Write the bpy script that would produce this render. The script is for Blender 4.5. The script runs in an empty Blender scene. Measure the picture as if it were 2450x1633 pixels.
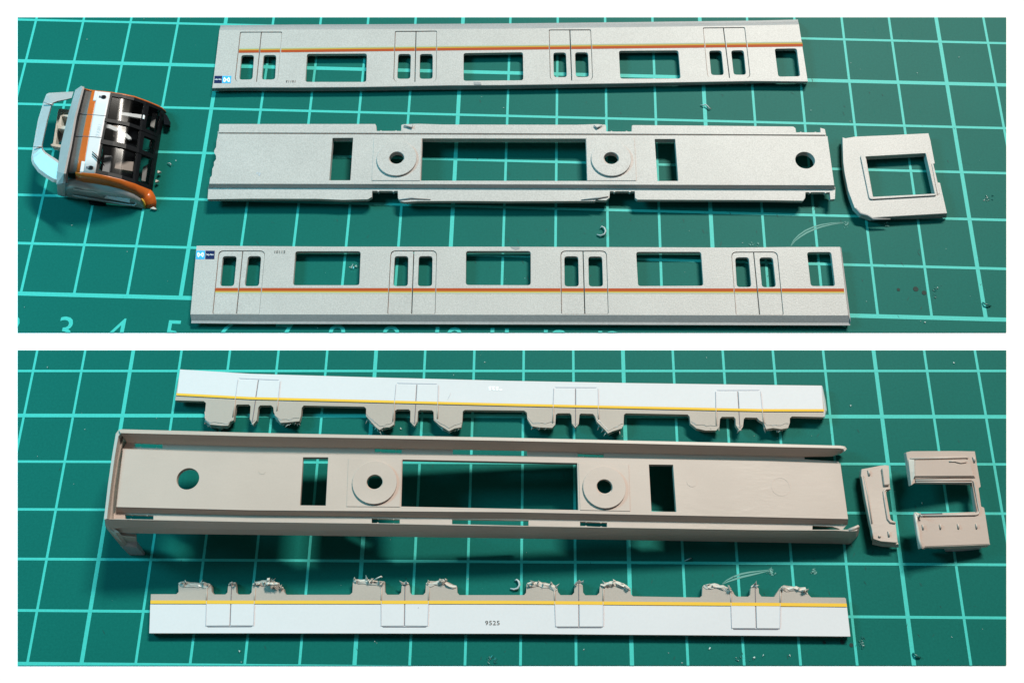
import bpy, bmesh, math, random
from mathutils import Vector, Matrix
from mathutils.geometry import tessellate_polygon, intersect_line_plane
random.seed(7)
S = bpy.context.scene
COL = S.collection

# ------------------------------------------------------------------ camera (1 unit = 1 cm)
PW, PH, F = 2450.0, 1633.0, 2400.0
n = Vector((-0.01413611, 0.37308708, 0.92768863)).normalized()      # table normal seen from the camera
D0 = 18.4
cx_ = (Vector((1, 0, 0)) - n * n.x).normalized()
cy_ = n.cross(cx_)
R = Matrix((cx_, cy_, n))                                            # camera axes -> world axes
CAM = R @ Vector((0, 0, D0))
cam = bpy.data.cameras.new('camera'); cam.sensor_width = 36; cam.lens = 36 * F / PW
cam.clip_start = 0.5; cam.clip_end = 2000
co = bpy.data.objects.new('camera', cam); COL.objects.link(co)
co.matrix_world = Matrix.Translation(CAM) @ R.to_4x4()
S.camera = co

# ------------------------------------------------------------------ light
W = bpy.data.worlds.new('World'); S.world = W; W.use_nodes = True
bg = W.node_tree.nodes['Background']; bg.inputs[0].default_value = (0.78, 0.92, 1.0, 1); bg.inputs[1].default_value = 0.10
def lamp(name, loc, size, power, color, target=(0, 0, 0), spec=1.0):
    l = bpy.data.lights.new(name, 'AREA'); l.energy = power; l.color = color
    if isinstance(size, tuple): l.shape = 'RECTANGLE'; l.size, l.size_y = size
    else: l.shape = 'DISK'; l.size = size
    l.specular_factor = spec
    o = bpy.data.objects.new(name, l); COL.objects.link(o); o.location = loc
    o.rotation_euler = (Vector(target) - Vector(loc)).to_track_quat('-Z', 'Y').to_euler()
    o['kind'] = 'structure'
    return o
lamp('desk_lamp', (56, 115, 147), (64, 8), 545000, (1.0, 0.942, 0.85))
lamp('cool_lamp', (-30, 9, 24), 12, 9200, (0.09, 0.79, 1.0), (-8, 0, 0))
S.view_settings.view_transform = 'Standard'; S.view_settings.look = 'None'
S.view_settings.exposure = 0.0; S.view_settings.gamma = 1.0
S.render.engine = 'CYCLES'

# ------------------------------------------------------------------ pixels of the photograph -> points in the place
def ray(px, py):
    return R @ Vector(((px - PW / 2) / F, -(py - PH / 2) / F, -1.0))
def at(px, py, z=0.0):
    d = ray(px, py); t = (z - CAM.z) / d.z
    return CAM + d * t
class Frame:                                                         # a tilted flat object: local u,v,h
    def __init__(s, o=None, nrm=None):
        o = Vector(o) if o else Vector((0, 0, 0)); nrm = (Vector(nrm) if nrm else Vector((0, 0, 1))).normalized()
        x = (Vector((1, 0, 0)) - nrm * nrm.x).normalized(); y = nrm.cross(x)
        s.M = Matrix.Translation(o) @ Matrix((x, y, nrm)).transposed().to_4x4()
        s.I = s.M.inverted(); s.n = nrm; s.o = o
    def uv(s, px, py, h=0.0):
        d = ray(px, py); p0 = s.o + s.n * h
        t = (p0 - CAM).dot(s.n) / d.dot(s.n)
        return s.I @ (CAM + d * t)
    @staticmethod
    def of(a, b, c):                                                 # through three (px,py,z)
        A, B, C = at(*a), at(*b), at(*c)
        nn = (B - A).cross(C - A)
        if nn.z < 0: nn = -nn
        return Frame((A + B + C) / 3, nn)
FLAT = Frame()

# ------------------------------------------------------------------ materials
def newmat(name, base, rough=0.5, metal=0.0, spec=0.5):
    m = bpy.data.materials.new(name); m.use_nodes = True
    b = m.node_tree.nodes['Principled BSDF']
    b.inputs['Base Color'].default_value = (*base, 1); b.inputs['Roughness'].default_value = rough
    b.inputs['Metallic'].default_value = metal; b.inputs['Specular IOR Level'].default_value = spec
    return m, m.node_tree, b
def coords(nt, scale=(1, 1, 1)):
    tc = nt.nodes.new('ShaderNodeTexCoord'); mp = nt.nodes.new('ShaderNodeMapping')
    mp.inputs['Scale'].default_value = scale
    nt.links.new(tc.outputs['Object'], mp.inputs['Vector']); return mp.outputs['Vector']
def noise(nt, vec, scale, detail=2, rough=0.5):
    t = nt.nodes.new('ShaderNodeTexNoise'); t.inputs['Scale'].default_value = scale
    t.inputs['Detail'].default_value = detail; t.inputs['Roughness'].default_value = rough
    nt.links.new(vec, t.inputs['Vector']); return t.outputs['Fac']
def ramp(nt, fac, stops):
    r = nt.nodes.new('ShaderNodeValToRGB'); e = r.color_ramp.elements
    while len(e) < len(stops): e.new(0.5)
    for k, (p, c) in enumerate(stops): e[k].position = p; e[k].color = (*c, 1)
    nt.links.new(fac, r.inputs['Fac']); return r.outputs['Color']
def mixc(nt, a, b, fac, mode='MULTIPLY'):
    m = nt.nodes.new('ShaderNodeMix'); m.data_type = 'RGBA'; m.blend_type = mode
    nt.links.new(a, m.inputs[6]); nt.links.new(b, m.inputs[7])
    if isinstance(fac, float): m.inputs[0].default_value = fac
    else: nt.links.new(fac, m.inputs[0])
    return m.outputs[2]
def bump(nt, b, h, strength, dist):
    u = nt.nodes.new('ShaderNodeBump'); u.inputs['Strength'].default_value = strength; u.inputs['Distance'].default_value = dist
    nt.links.new(h, u.inputs['Height']); nt.links.new(u.outputs['Normal'], b.inputs['Normal'])
def speckled(name, base, rough, amt, scale, metal=0.0, spec=0.5, bstr=0.15, patch=0.06):
    m, nt, b = newmat(name, base, rough, metal, spec); v = coords(nt)
    lo = tuple(c * (1 - amt) for c in base); hi = tuple(min(1, c * (1 + amt)) for c in base)
    c1 = ramp(nt, noise(nt, v, scale, 3, 0.7), [(0.36, lo), (0.64, hi)])
    c2 = ramp(nt, noise(nt, v, 1.3, 2), [(0.3, (1 - patch,) * 3), (0.7, (1, 1, 1))])
    nt.links.new(mixc(nt, c1, c2, 1.0), b.inputs['Base Color'])
    bump(nt, b, noise(nt, v, scale * 1.2, 2), bstr, 0.01)
    return m
def mat_vinyl():
    m, nt, b = newmat('mat_green_vinyl', (0.002, 0.120, 0.098), 0.55, 0, 0.09); v = coords(nt)
    c1 = ramp(nt, noise(nt, v, 26, 3, 0.7), [(0.3, (0.0022, 0.110, 0.090)), (0.7, (0.0040, 0.132, 0.108))])
    c2 = ramp(nt, noise(nt, v, 0.5, 3), [(0.3, (0.93,) * 3), (0.7, (1, 1, 1))])
    nt.links.new(mixc(nt, c1, c2, 1.0), b.inputs['Base Color'])
    # fine knife scratches
    vk = coords(nt, (1.2, 22, 1)); k1 = ramp(nt, noise(nt, vk, 1.6, 5, 0.65), [(0.70, (0, 0, 0)), (0.80, (0.05, 0.05, 0.05))])
    nt.links.new(mixc(nt, b.inputs['Base Color'].links[0].from_socket, k1, 1.0, 'ADD'), b.inputs['Base Color'])
    vs = coords(nt, (9, 0.7, 1)); sc = ramp(nt, noise(nt, vs, 3.0, 4, 0.6), [(0.66, (0, 0, 0)), (0.74, (1, 1, 1))])
    r = ramp(nt, sc, [(0.0, (0.52,) * 3), (1.0, (0.64,) * 3)]); nt.links.new(r, b.inputs['Roughness'])
    bump(nt, b, noise(nt, v, 70, 3), 0.25, 0.006)
    return m
MAT = mat_vinyl()
def line_print():
    m, nt, b = newmat('grid_print_cyan', (0.045, 0.47, 0.415), 0.55, 0, 0.3); v = coords(nt)
    c1 = ramp(nt, noise(nt, v, 30, 3, 0.7), [(0.3, (0.040, 0.43, 0.38)), (0.7, (0.050, 0.51, 0.45))])
    worn = nt.nodes.new('ShaderNodeRGB'); worn.outputs[0].default_value = (0.025, 0.26, 0.22, 1)
    f = ramp(nt, noise(nt, v, 9, 5, 0.7), [(0.66, (0, 0, 0)), (0.72, (0.8, 0.8, 0.8))])
    nt.links.new(mixc(nt, c1, worn.outputs[0], f, 'MIX'), b.inputs['Base Color'])
    return m
LINE = line_print()
SILVER = speckled('silver_paint', (0.485, 0.450, 0.430), 0.40, 0.125, 42, metal=0.0, spec=0.25, bstr=0.25)
SILVERDK = speckled('silver_edge_shade_and_cuts', (0.30, 0.297, 0.30), 0.45, 0.10, 34, spec=0.25, bstr=0.2)  # silver darkened to put shade on folded edges; also cut edges, burrs
CHROME = speckled('bare_silver_plastic', (0.47, 0.455, 0.46), 0.36, 0.03, 20, metal=0.2, bstr=0.03)
def moulded(name, base):
    m, nt, b = newmat(name, base, 0.34, 0, 0.35); v = coords(nt)
    c1 = ramp(nt, noise(nt, v, 1.1, 3), [(0.3, tuple(c * 0.94 for c in base)), (0.7, base)])
    c2 = ramp(nt, noise(nt, v, 34, 2), [(0.3, (0.965,) * 3), (0.7, (1, 1, 1))])
    nt.links.new(mixc(nt, c1, c2, 1.0), b.inputs['Base Color'])
    vf = coords(nt, (0.8, 2.6, 1)); fl = noise(nt, vf, 4.5, 4, 0.6)
    msk = ramp(nt, noise(nt, v, 0.55, 1), [(0.42, (0.12,) * 3), (0.62, (1, 1, 1))])
    r = ramp(nt, noise(nt, v, 0.8, 2), [(0.3, (0.28,) * 3), (0.7, (0.42,) * 3)]); nt.links.new(r, b.inputs['Roughness'])
    mm = nt.nodes.new('ShaderNodeMath'); mm.operation = 'MULTIPLY'; nt.links.new(fl, mm.inputs[0]); nt.links.new(msk, mm.inputs[1])
    bump(nt, b, mm.outputs[0], 0.26, 0.011)
    return m
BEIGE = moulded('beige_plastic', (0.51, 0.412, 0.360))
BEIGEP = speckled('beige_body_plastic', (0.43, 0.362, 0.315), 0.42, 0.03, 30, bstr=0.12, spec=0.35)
COUPLER = speckled('grey_beige_plastic', (0.55, 0.53, 0.47), 0.4, 0.03, 30, bstr=0.1)
WHITE = speckled('white_body_paint', (0.66, 0.635, 0.65), 0.3, 0.012, 22, bstr=0.03, patch=0.02, spec=0.3)
YELLOW, _, _ = newmat('yellow_print', (0.80, 0.47, 0.055), 0.6, 0, 0.10)
YELLOW2, _, _ = newmat('yellow_pinstripe', (0.50, 0.31, 0.045), 0.6, 0, 0.10)
ORANGE, _, _ = newmat('orange_print', (0.40, 0.066, 0.017), 0.6, 0, 0.10)
CABORANGE = speckled('orange_gloss_paint', (0.52, 0.115, 0.014), 0.3, 0.05, 20, bstr=0.03)
PALE, _, _ = newmat('pale_pinstripe', (0.42, 0.47, 0.34), 0.6, 0, 0.10)
NAVY, _, _ = newmat('navy_print', (0.010, 0.020, 0.085), 0.6, 0, 0.10)
BLUE, _, _ = newmat('sky_blue_print', (0.05, 0.42, 0.80), 0.6, 0, 0.10)
INK, _, _ = newmat('grey_ink', (0.09, 0.085, 0.08), 0.5)
FAINT, _, _ = newmat('faint_ink', (0.42, 0.44, 0.48), 0.5)
PRINTW_GLARE, _, _ = newmat('white_print_and_glare', (0.92, 0.92, 0.92), 0.4)  # real white print, also used for painted glare and pane reflections
BLACK = speckled('black_gloss_plastic', (0.007, 0.008, 0.010), 0.38, 0.2, 20, bstr=0.02, spec=0.10)
SILL, _, _ = newmat('grey_groove', (0.42, 0.42, 0.47), 0.6)
SEAM, _, _ = newmat('dark_seam', (0.10, 0.095, 0.12), 0.6)
ROOFGREY = speckled('dark_grey_paint', (0.10, 0.10, 0.10), 0.5, 0.12, 40, bstr=0.15)
TORN = speckled('torn_plastic', (0.50, 0.47, 0.44), 0.25, 0.06, 12, bstr=0.15, patch=0.25)
TORNW = speckled('torn_white_plastic', (0.66, 0.61, 0.55), 0.3, 0.06, 12, bstr=0.15, patch=0.25)
SHAVE, _, _ = newmat('grey_shaving', (0.42, 0.46, 0.46), 0.45)
DUST, _, _ = newmat('pale_dust', (0.40, 0.50, 0.48), 0.6)
GOUGE, _, _ = newmat('gouged_vinyl', (0.010, 0.125, 0.11), 0.35)
SCUFF, _, _ = newmat('scuffed_vinyl', (0.12, 0.30, 0.26), 0.7)
STAIN, _, _ = newmat('brown_stain', (0.030, 0.045, 0.040), 0.6, 0, 0.10)
BORDERW = speckled('white_border_fill', (0.95, 0.95, 0.95), 0.6, 0.0, 5, bstr=0.0, patch=0.0, spec=0.2)
def glass():
    m = bpy.data.materials.new('clear_window'); m.use_nodes = True; nt = m.node_tree
    for x in list(nt.nodes): nt.nodes.remove(x)
    o = nt.nodes.new('ShaderNodeOutputMaterial'); t = nt.nodes.new('ShaderNodeBsdfTransparent'); g = nt.nodes.new('ShaderNodeBsdfGlossy')
    t.inputs[0].default_value = (0.80, 0.83, 0.85, 1); g.inputs['Roughness'].default_value = 0.13
    fr = nt.nodes.new('ShaderNodeFresnel'); fr.inputs[0].default_value = 1.24
    mx = nt.nodes.new('ShaderNodeMixShader'); nt.links.new(fr.outputs[0], mx.inputs[0])
    nt.links.new(t.outputs[0], mx.inputs[1]); nt.links.new(g.outputs[0], mx.inputs[2]); nt.links.new(mx.outputs[0], o.inputs[0])
    return m
GLASS = glass()
CHIP, _, cb = newmat('clear_chip', (0.75, 0.85, 0.82), 0.1); cb.inputs['Transmission Weight'].default_value = 0.75

# ------------------------------------------------------------------ object helpers
def thing(name, label, cat, loc, group=None):
    o = bpy.data.objects.new(name, None); COL.objects.link(o); o.empty_display_size = 0.3
    o.location = (loc[0], loc[1], 0) if len(loc) == 2 else loc
    o['label'] = label; o['category'] = cat
    if group: o['group'] = group
    return o
def tag(o, label, cat, group=None):
    o['label'] = label; o['category'] = cat
    if group: o['group'] = group
    return o
def wm(o):
    m = o.matrix_basis
    return wm(o.parent) @ m if o.parent else m.copy()
def put(name, me, mat, parent=None, M=None, bev=0.0, smooth=False):
    me.materials.append(mat); o = bpy.data.objects.new(name, me); COL.objects.link(o)
    M = M or Matrix()
    if parent:
        o.parent = parent; o.matrix_basis = wm(parent).inverted() @ M
    else: o.matrix_basis = M
    if bev:
        b = o.modifiers.new('bevel', 'BEVEL'); b.width = bev; b.segments = 1; b.limit_method = 'ANGLE'; b.angle_limit = 0.9
    if smooth:
        for p in me.polygons: p.use_smooth = True
    return o
def mesh(name, vs, fs):
    me = bpy.data.meshes.new(name); me.from_pydata([tuple(v) for v in vs], [], fs); me.validate(); me.update(); return me
def recenter(o):                                                     # a single-mesh thing: origin onto the thing itself
    me = o.data; vs = [v.co for v in me.vertices]; c = sum(vs, Vector()) / len(vs); c.z = min(v.z for v in vs)
    me.transform(Matrix.Translation(-c)); o.matrix_basis = o.matrix_basis @ Matrix.Translation(c); return o
def rounded(pts, r, seg=4):
    out = []; k = len(pts)
    for i in range(k):
        p = pts[i].to_2d(); a = pts[i - 1].to_2d(); b = pts[(i + 1) % k].to_2d(); z = pts[i].z
        rr = r[i] if isinstance(r, (list, tuple)) else r
        u = a - p; v = b - p; rr = min(rr, u.length * 0.45, v.length * 0.45)
        if rr < 1e-4: out.append(pts[i]); continue
        p0 = p + u.normalized() * rr; p1 = p + v.normalized() * rr
        for s in range(seg + 1):
            t = s / seg; q = p0 * (1 - t) ** 2 + p * 2 * t * (1 - t) + p1 * t * t
            out.append(Vector((q.x, q.y, z)))
    return out
def slabmesh(name, loops, top, thick):
    loops = [[Vector((p.x, p.y, 0)) for p in L] for L in loops]
    tris = tessellate_polygon(loops); flat = [p for L in loops for p in L]; N = len(flat)
    vs = [(p.x, p.y, top) for p in flat] + [(p.x, p.y, top - thick) for p in flat]; fs = []
    for t in tris:
        a, b, c = t
        ar = (flat[b] - flat[a]).cross(flat[c] - flat[a]).z
        if abs(ar) < 1e-12: continue
        if ar < 0: a, c = c, a
        fs.append((a, b, c)); fs.append((c + N, b + N, a + N))
    k = 0
    for li, L in enumerate(loops):
        m = len(L); area = sum(L[i].x * L[(i + 1) % m].y - L[(i + 1) % m].x * L[i].y for i in range(m))
        flip = (area > 0) != (li == 0)
        for i in range(m):
            a, b = k + i, k + (i + 1) % m
            fs.append((b, a, a + N, b + N) if flip else (a, b, b + N, a + N)[::-1])
        k += m
    me = mesh(name, vs, fs)
    bm = bmesh.new(); bm.from_mesh(me); bmesh.ops.remove_doubles(bm, verts=bm.verts, dist=1e-5)
    bmesh.ops.dissolve_degenerate(bm, edges=bm.edges, dist=1e-6)
    bmesh.ops.recalc_face_normals(bm, faces=bm.faces); bm.to_mesh(me); bm.free()
    return me
def P(fr, pts, h=0.0): return [fr.uv(x, y, h) for x, y in pts]
def inset(pts, d):                                                   # shrink a convex-ish loop by d
    k = len(pts); area = sum(pts[i].x * pts[(i + 1) % k].y - pts[(i + 1) % k].x * pts[i].y for i in range(k)); sg = 1 if area > 0 else -1
    out = []
    for i in range(k):
        a, p, b = pts[i - 1].to_2d(), pts[i].to_2d(), pts[(i + 1) % k].to_2d()
        e0 = (p - a).normalized(); e1 = (b - p).normalized()
        n0 = Vector((-e0.y, e0.x)) * sg; n1 = Vector((-e1.y, e1.x)) * sg
        q = p + (n0 + n1) * (d / max(0.3, 1 + n0.dot(n1)))
        out.append(Vector((q.x, q.y, pts[i].z)))
    return out
def slab(name, fr, outer, holes, h, thick, mat, parent=None, bev=0.006, r=0.0, hr=0.0, ins=0.0):
    A = P(fr, outer, h)
    if ins: A = inset(A, ins)
    if r: A = rounded(A, r)
    H = []
    for i, q in enumerate(holes):
        L = q if isinstance(q[0], Vector) else P(fr, q, h)
        rr = hr[i] if isinstance(hr, list) else hr
        H.append(rounded(L, rr) if rr else L)
    return put(name, slabmesh(name, [A] + H, h, thick), mat, parent, fr.M, bev)
def band(name, fr, top, bot, h, mat, parent, lift=0.003, breaks=None):  # printed strip between two pixel polylines
    vs = []; fs = []
    for (x, y), (x2, y2) in zip(top, bot): vs += [fr.uv(x, y, h) + Vector((0, 0, lift)), fr.uv(x2, y2, h) + Vector((0, 0, lift))]
    for i in range(len(top) - 1): fs.append((2 * i, 2 * i + 1, 2 * i + 3, 2 * i + 2))
    return put(name, mesh(name, vs, fs), mat, parent, fr.M)
def loft(name, rows, mat, parent=None, smooth=False, close=False, thick=0.0):  # rows of world points
    vs = [p for r in rows for p in r]; m = len(rows[0]); fs = []
    for i in range(len(rows) - 1):
        for j in range(m - 1 if not close else m):
            k = (j + 1) % m
            fs.append((i * m + j, i * m + k, (i + 1) * m + k, (i + 1) * m + j))
    if close: fs += [tuple(range(m))[::-1], tuple(range(len(vs) - m, len(vs)))]
    me = mesh(name, vs, fs)
    bm = bmesh.new(); bm.from_mesh(me); bmesh.ops.recalc_face_normals(bm, faces=bm.faces); bm.to_mesh(me); bm.free()
    o = put(name, me, mat, parent, None, 0, smooth)
    if thick:
        s = o.modifiers.new('solid', 'SOLIDIFY'); s.thickness = thick; s.offset = 0
    return o
def disc(fr, px, py, rx, h, seg=36):                                 # round loop: centre pixel and radius in pixels along x
    c = fr.uv(px, py, h); r = (fr.uv(px + rx, py, h) - c).length
    return [Vector((c.x + r * math.cos(2 * math.pi * i / seg), c.y + r * math.sin(2 * math.pi * i / seg), h)) for i in range(seg)]
def ring(name, fr, px, py, ro, ri, h, thick, mat, parent, bev=0.008):
    return put(name, slabmesh(name, [disc(fr, px, py, ro, h), disc(fr, px, py, ri, h)], h, thick), mat, parent, fr.M, bev)
def text(name, body, size, fr, px, py, h, mat, parent, ang=0.0, lift=0.004, mirror=False, bold=0.0, clip=None, top=False, sx=1.0, px2=None):
    cu = bpy.data.curves.new(name, 'FONT'); cu.body = body; cu.size = size; cu.align_x = 'CENTER'; cu.align_y = 'TOP' if top else 'CENTER'
    cu.offset = bold; cu.resolution_u = 3
    ob = bpy.data.objects.new('tmp', cu); COL.objects.link(ob)
    dg = bpy.context.evaluated_depsgraph_get(); me = bpy.data.meshes.new_from_object(ob.evaluated_get(dg)); bpy.data.objects.remove(ob)
    if top:
        ym = max(v.co.y for v in me.vertices); me.transform(Matrix.Translation((0, -ym, 0)))
    else:
        ys = [v.co.y for v in me.vertices]; me.transform(Matrix.Translation((0, -(max(ys) + min(ys)) / 2, 0)))
    me.transform(Matrix.Diagonal((sx, 1, 1, 1)))
    p = fr.uv(px, py, h)
    if px2: q = fr.uv(*px2, h); ang = math.atan2(q.y - p.y, q.x - p.x)
    me.transform(Matrix.Translation((p.x, p.y, h + lift)) @ Matrix.Rotation(ang, 4, 'Z'))
    if clip:
        for a, b in clip:
            d = (b - a).normalized(); nn = Vector((-d.y, d.x, 0))
            bm = bmesh.new(); bm.from_mesh(me)
            bmesh.ops.bisect_plane(bm, geom=bm.verts[:] + bm.edges[:] + bm.faces[:], plane_co=a, plane_no=nn, clear_inner=True)
            bm.to_mesh(me); bm.free()
    if not me.polygons: return None
    return put(name, me, mat, parent, fr.M)
def tube(name, pts, radii, mat, parent=None, seg=6):
    rows = []
    for i, p in enumerate(pts):
        d = (pts[min(i + 1, len(pts) - 1)] - pts[max(i - 1, 0)]).normalized()
        u = d.cross(Vector((0.01, 0, 1))).normalized(); v = u.cross(d); r = radii[i] if isinstance(radii, list) else radii
        rows.append([p + (u * math.cos(2 * math.pi * k / seg) + v * math.sin(2 * math.pi * k / seg)) * r for k in range(seg)])
    return loft(name, rows, mat, parent, True, True)

# ------------------------------------------------------------------ white border slab and cutting mats
HT = [[120.04941, 27.53278, 1089.7682], [2.8635007, -101.42597, 381.30429], [-0.00045594162, 0.019867262, 1.0]]
HB = [[124.13657, 24.438773, 1501.5144], [-1.4763578, -95.866244, 1223.9168], [-0.0016599089, 0.018570462, 1.0]]
def hpx(H, k, r):
    a, b = k - 10, r - 3
    w = H[2][0] * a + H[2][1] * b + 1
    return ((H[0][0] * a + H[0][1] * b + H[0][2]) / w, (H[1][0] * a + H[1][1] * b + H[1][2]) / w)
def clip_rect(poly, x0, y0, x1, y1):
    for ax, lim, sg in ((0, x0, 1), (0, x1, -1), (1, y0, 1), (1, y1, -1)):
        out = []
        for i in range(len(poly)):
            a, b = poly[i - 1], poly[i]; da = (a[ax] - lim) * sg; db = (b[ax] - lim) * sg
            if (da >= 0) != (db >= 0):
                t = da / (da - db); out.append((a[0] + (b[0] - a[0]) * t, a[1] + (b[1] - a[1]) * t))
            if db >= 0: out.append(b)
        poly = out
        if not poly: return poly
    return poly
tb = mesh('border_slab', [(-13, -8, -0.014), (13, -8, -0.014), (13, 10.5, -0.014), (-13, 10.5, -0.014), (-13, -8, -2.5), (13, -8, -2.5), (13, 10.5, -2.5), (-13, 10.5, -2.5)],
          [(0, 1, 2, 3), (7, 6, 5, 4), (0, 4, 5, 1), (1, 5, 6, 2), (2, 6, 7, 3), (3, 7, 4, 0)])
o = put('border_slab', tb, BORDERW); o['kind'] = 'structure'  # white slab added to fill the blank border around and between mats
X0, X1 = 42.2, 2407.7
RECT_T = (X0, 41.8, X1, 794.7); RECT_B = (X0, 837.4, X1, 1590.7)
def cutting_mat(H, rect, ks, rs, label):
    x0, y0, x1, y1 = rect
    c = at((x0 + x1) / 2, (y0 + y1) / 2)
    t = thing('cutting_mat', label, 'cutting mat', (c.x, c.y, -0.013))
    slab('mat_sheet', FLAT, [(x0, y0), (x1, y0), (x1, y1), (x0, y1)], [], 0.0, 0.012, MAT, t, 0)
    for k in ks:
        w = 0.038 if k % 5 == 0 else 0.0245
        poly = clip_rect([hpx(H, k - w, 0), hpx(H, k + w, 0), hpx(H, k + w, 9), hpx(H, k - w, 9)], *rect)
        if len(poly) > 2: put('grid_line', mesh('grid_line', [at(x, y, 0.002) for x, y in poly], [tuple(range(len(poly)))]), LINE, t)
    for r in rs:
        w = 0.040 if r % 5 == 0 else 0.0265
        poly = clip_rect([hpx(H, -9, r - w), hpx(H, 29, r - w), hpx(H, 29, r + w), hpx(H, -9, r + w)], *rect)
        if len(poly) > 2: put('grid_line', mesh('grid_line', [at(x, y, 0.0035) for x, y in poly], [tuple(range(len(poly)))]), LINE, t)
    return t
mat_a = cutting_mat(HT, RECT_T, range(0, 25), range(0, 7), 'green gridded cutting mat with centimetre numbers, under the silver parts')
mat_b = cutting_mat(HB, RECT_B, range(-4, 22), range(0, 7), 'green gridded cutting mat without numbers, under the beige and white parts')
edge = (at(X0, 794.7), at(X1, 794.7)); NUMSIZE = 0.76
ledge_ = (at(X0, 794.7), at(X0, 41.8))
for s, px, py in (('2', 36, 754.5), ('3', 163.0, 758.5), ('4', 289, 762.5), ('5', 419, 767.5), ('6', 548, 771.8), ('7', 680, 775), ('8', 808.5, 776.8), ('9', 938, 779.6),
                  ('1', 1047, 782), ('0', 1088.5, 783), ('1', 1178.5, 785.6), ('1', 1213, 786.5), ('1', 1306, 788.8), ('2', 1342, 789.5), ('1', 1436, 792.8), ('3', 1470, 793.2)):
    text('printed_number', s, NUMSIZE, FLAT, px, py - 1.2, 0.0, LINE, mat_a, clip=[edge, (ledge_[1], ledge_[0])] if px < 60 else [edge], top=True, lift=0.004, sx=0.98, px2=(px + 128, py + 3.4))

# ------------------------------------------------------------------ silver side panels
def side_panel(label, outline, fold, lip, lipz, holes, doors, stripes, h, thick, rw, parent_loc, flip):
    c = at(*parent_loc, 0)
    t = thing('side_panel', label, 'train side panel', (c.x, c.y, 0))
    door_loops = []
    for d in doors: door_loops.append(rounded(P(FLAT, d['o'], h), d['r']))
    win = [rounded(P(FLAT, w, h), 0.055) for w in holes]
    put('panel', slabmesh('panel', [P(FLAT, outline, h)] + win + door_loops, h, thick), SILVER, t, None, 0.005)
    # folded roof edge: sloping strip, then its lower return
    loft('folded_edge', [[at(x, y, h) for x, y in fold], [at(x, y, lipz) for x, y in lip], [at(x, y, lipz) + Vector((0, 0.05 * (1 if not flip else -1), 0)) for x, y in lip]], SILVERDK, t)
    for d in doors:
        tl, tr, br, bl = d['o']; (mx0, my0), (mx1, my1) = d['c']
        for side, wq in ((0, d['w'][0]), (1, d['w'][1])):
            q = [tl, (mx0, my0), (mx1, my1), bl] if side == 0 else [(mx0, my0), tr, br, (mx1, my1)]
            rr = d['r']; r4 = [rr[0], 0, 0, rr[3]] if side == 0 else [0, rr[1], rr[2], 0]
            A = rounded(inset(P(FLAT, q, h), 0.009), r4)
            put('door_leaf', slabmesh('door_leaf', [A, rounded(P(FLAT, wq, h), 0.062)], h - 0.015, thick - 0.015), SILVER, t, None, 0.005)
    for nm, m, top, bot in stripes:
        xs = [top[0][0]]
        cuts = []
        for d in doors:
            def ex(a, b, y):
                return a[0] + (b[0] - a[0]) * (y - a[1]) / (b[1] - a[1])
            ym = (top[0][1] + top[1][1] + bot[0][1] + bot[1][1]) / 4
            tl, tr, br, bl = d['o']; l = ex(tl, bl, ym); r_ = ex(tr, br, ym); mid = ex(d['c'][0], d['c'][1], ym)
            cuts.append((l, mid, r_))
        segs = []; x = top[0][0]
        for l, mid, r_ in cuts:
            if l - x > 6: segs.append((x, l - 1, 0.0))
            segs.append((max(x, l + 1.6), mid - 1.6, -0.015)); segs.append((mid + 1.6, r_ - 1.6, -0.015)); x = r_ + 1
        segs.append((x, top[1][0], 0.0))
        vs = []; fs = []
        def yy(L, x): return L[0][1] + (L[1][1] - L[0][1]) * (x - L[0][0]) / (L[1][0] - L[0][0])
        for a, b, dz in segs:
            k = len(vs); vs += [at(a, yy(top, a), h + dz + 0.003), at(b, yy(top, b), h + dz + 0.003), at(b, yy(bot, b), h + dz + 0.003), at(a, yy(bot, a), h + dz + 0.003)]
            fs.append((k, k + 3, k + 2, k + 1))
        put(nm, mesh(nm, vs, fs), m, t)
    return t
hA, tA = 0.16, 0.075
rA = [0.03, 0.03, 0.11, 0.11]
doorsA = [
 dict(o=[(574.4, 76.4), (675, 76), (664.5, 196.3), (561, 195.6)], c=[(625, 76), (613, 197)], r=rA, w=[[(577, 131), (607.4, 131), (603.4, 189.2), (571.8, 189.7)], [(630.3, 131), (660.6, 131), (657.2, 189.2), (625.6, 189.2)]]),
 dict(o=[(945, 74.6), (1045.3, 73.8), (1044, 196.3), (941, 195.8)], c=[(995.2, 74.5), (992.4, 196)], r=rA, w=[[(952.6, 128.3), (982.9, 128.3), (981.3, 187.6), (950, 187.6)], [(1004.5, 128.3), (1035.3, 128.3), (1034.8, 187.6), (1003.7, 187.6)]]),
 dict(o=[(1313.3, 71), (1414, 70.6), (1418.7, 193), (1316, 192.6)], c=[(1363.4, 71), (1367.9, 192.8)], r=rA, w=[[(1323.8, 125.2), (1354.2, 124.6), (1356.3, 183.7), (1325.2, 183.7)], [(1376, 124.6), (1406.9, 124.6), (1409, 183.1), (1377.9, 183.1)]]),
 dict(o=[(1681.7, 66.2), (1782.3, 65.3), (1796, 187), (1692.7, 187)], c=[(1731, 65.8), (1746, 187)], r=rA, w=[[(1696.7, 120.4), (1726.5, 119.9), (1732.3, 178.7), (1702, 178.7)], [(1749.4, 119.9), (1779.7, 119.4), (1785.5, 177.9), (1756, 177.9)]])]
holesA = [[(734.4, 129), (878, 128.3), (876.2, 196.3), (730.4, 196.3)], [(1109, 127.3), (1251.4, 125.2), (1252, 192.4), (1109, 193.7)],
          [(1480.6, 121.7), (1623, 120.7), (1628.7, 188.4), (1484, 188.4)], [(1853.3, 116.6), (1906.4, 116), (1914.6, 182.9), (1862, 183.7)]]
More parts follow.
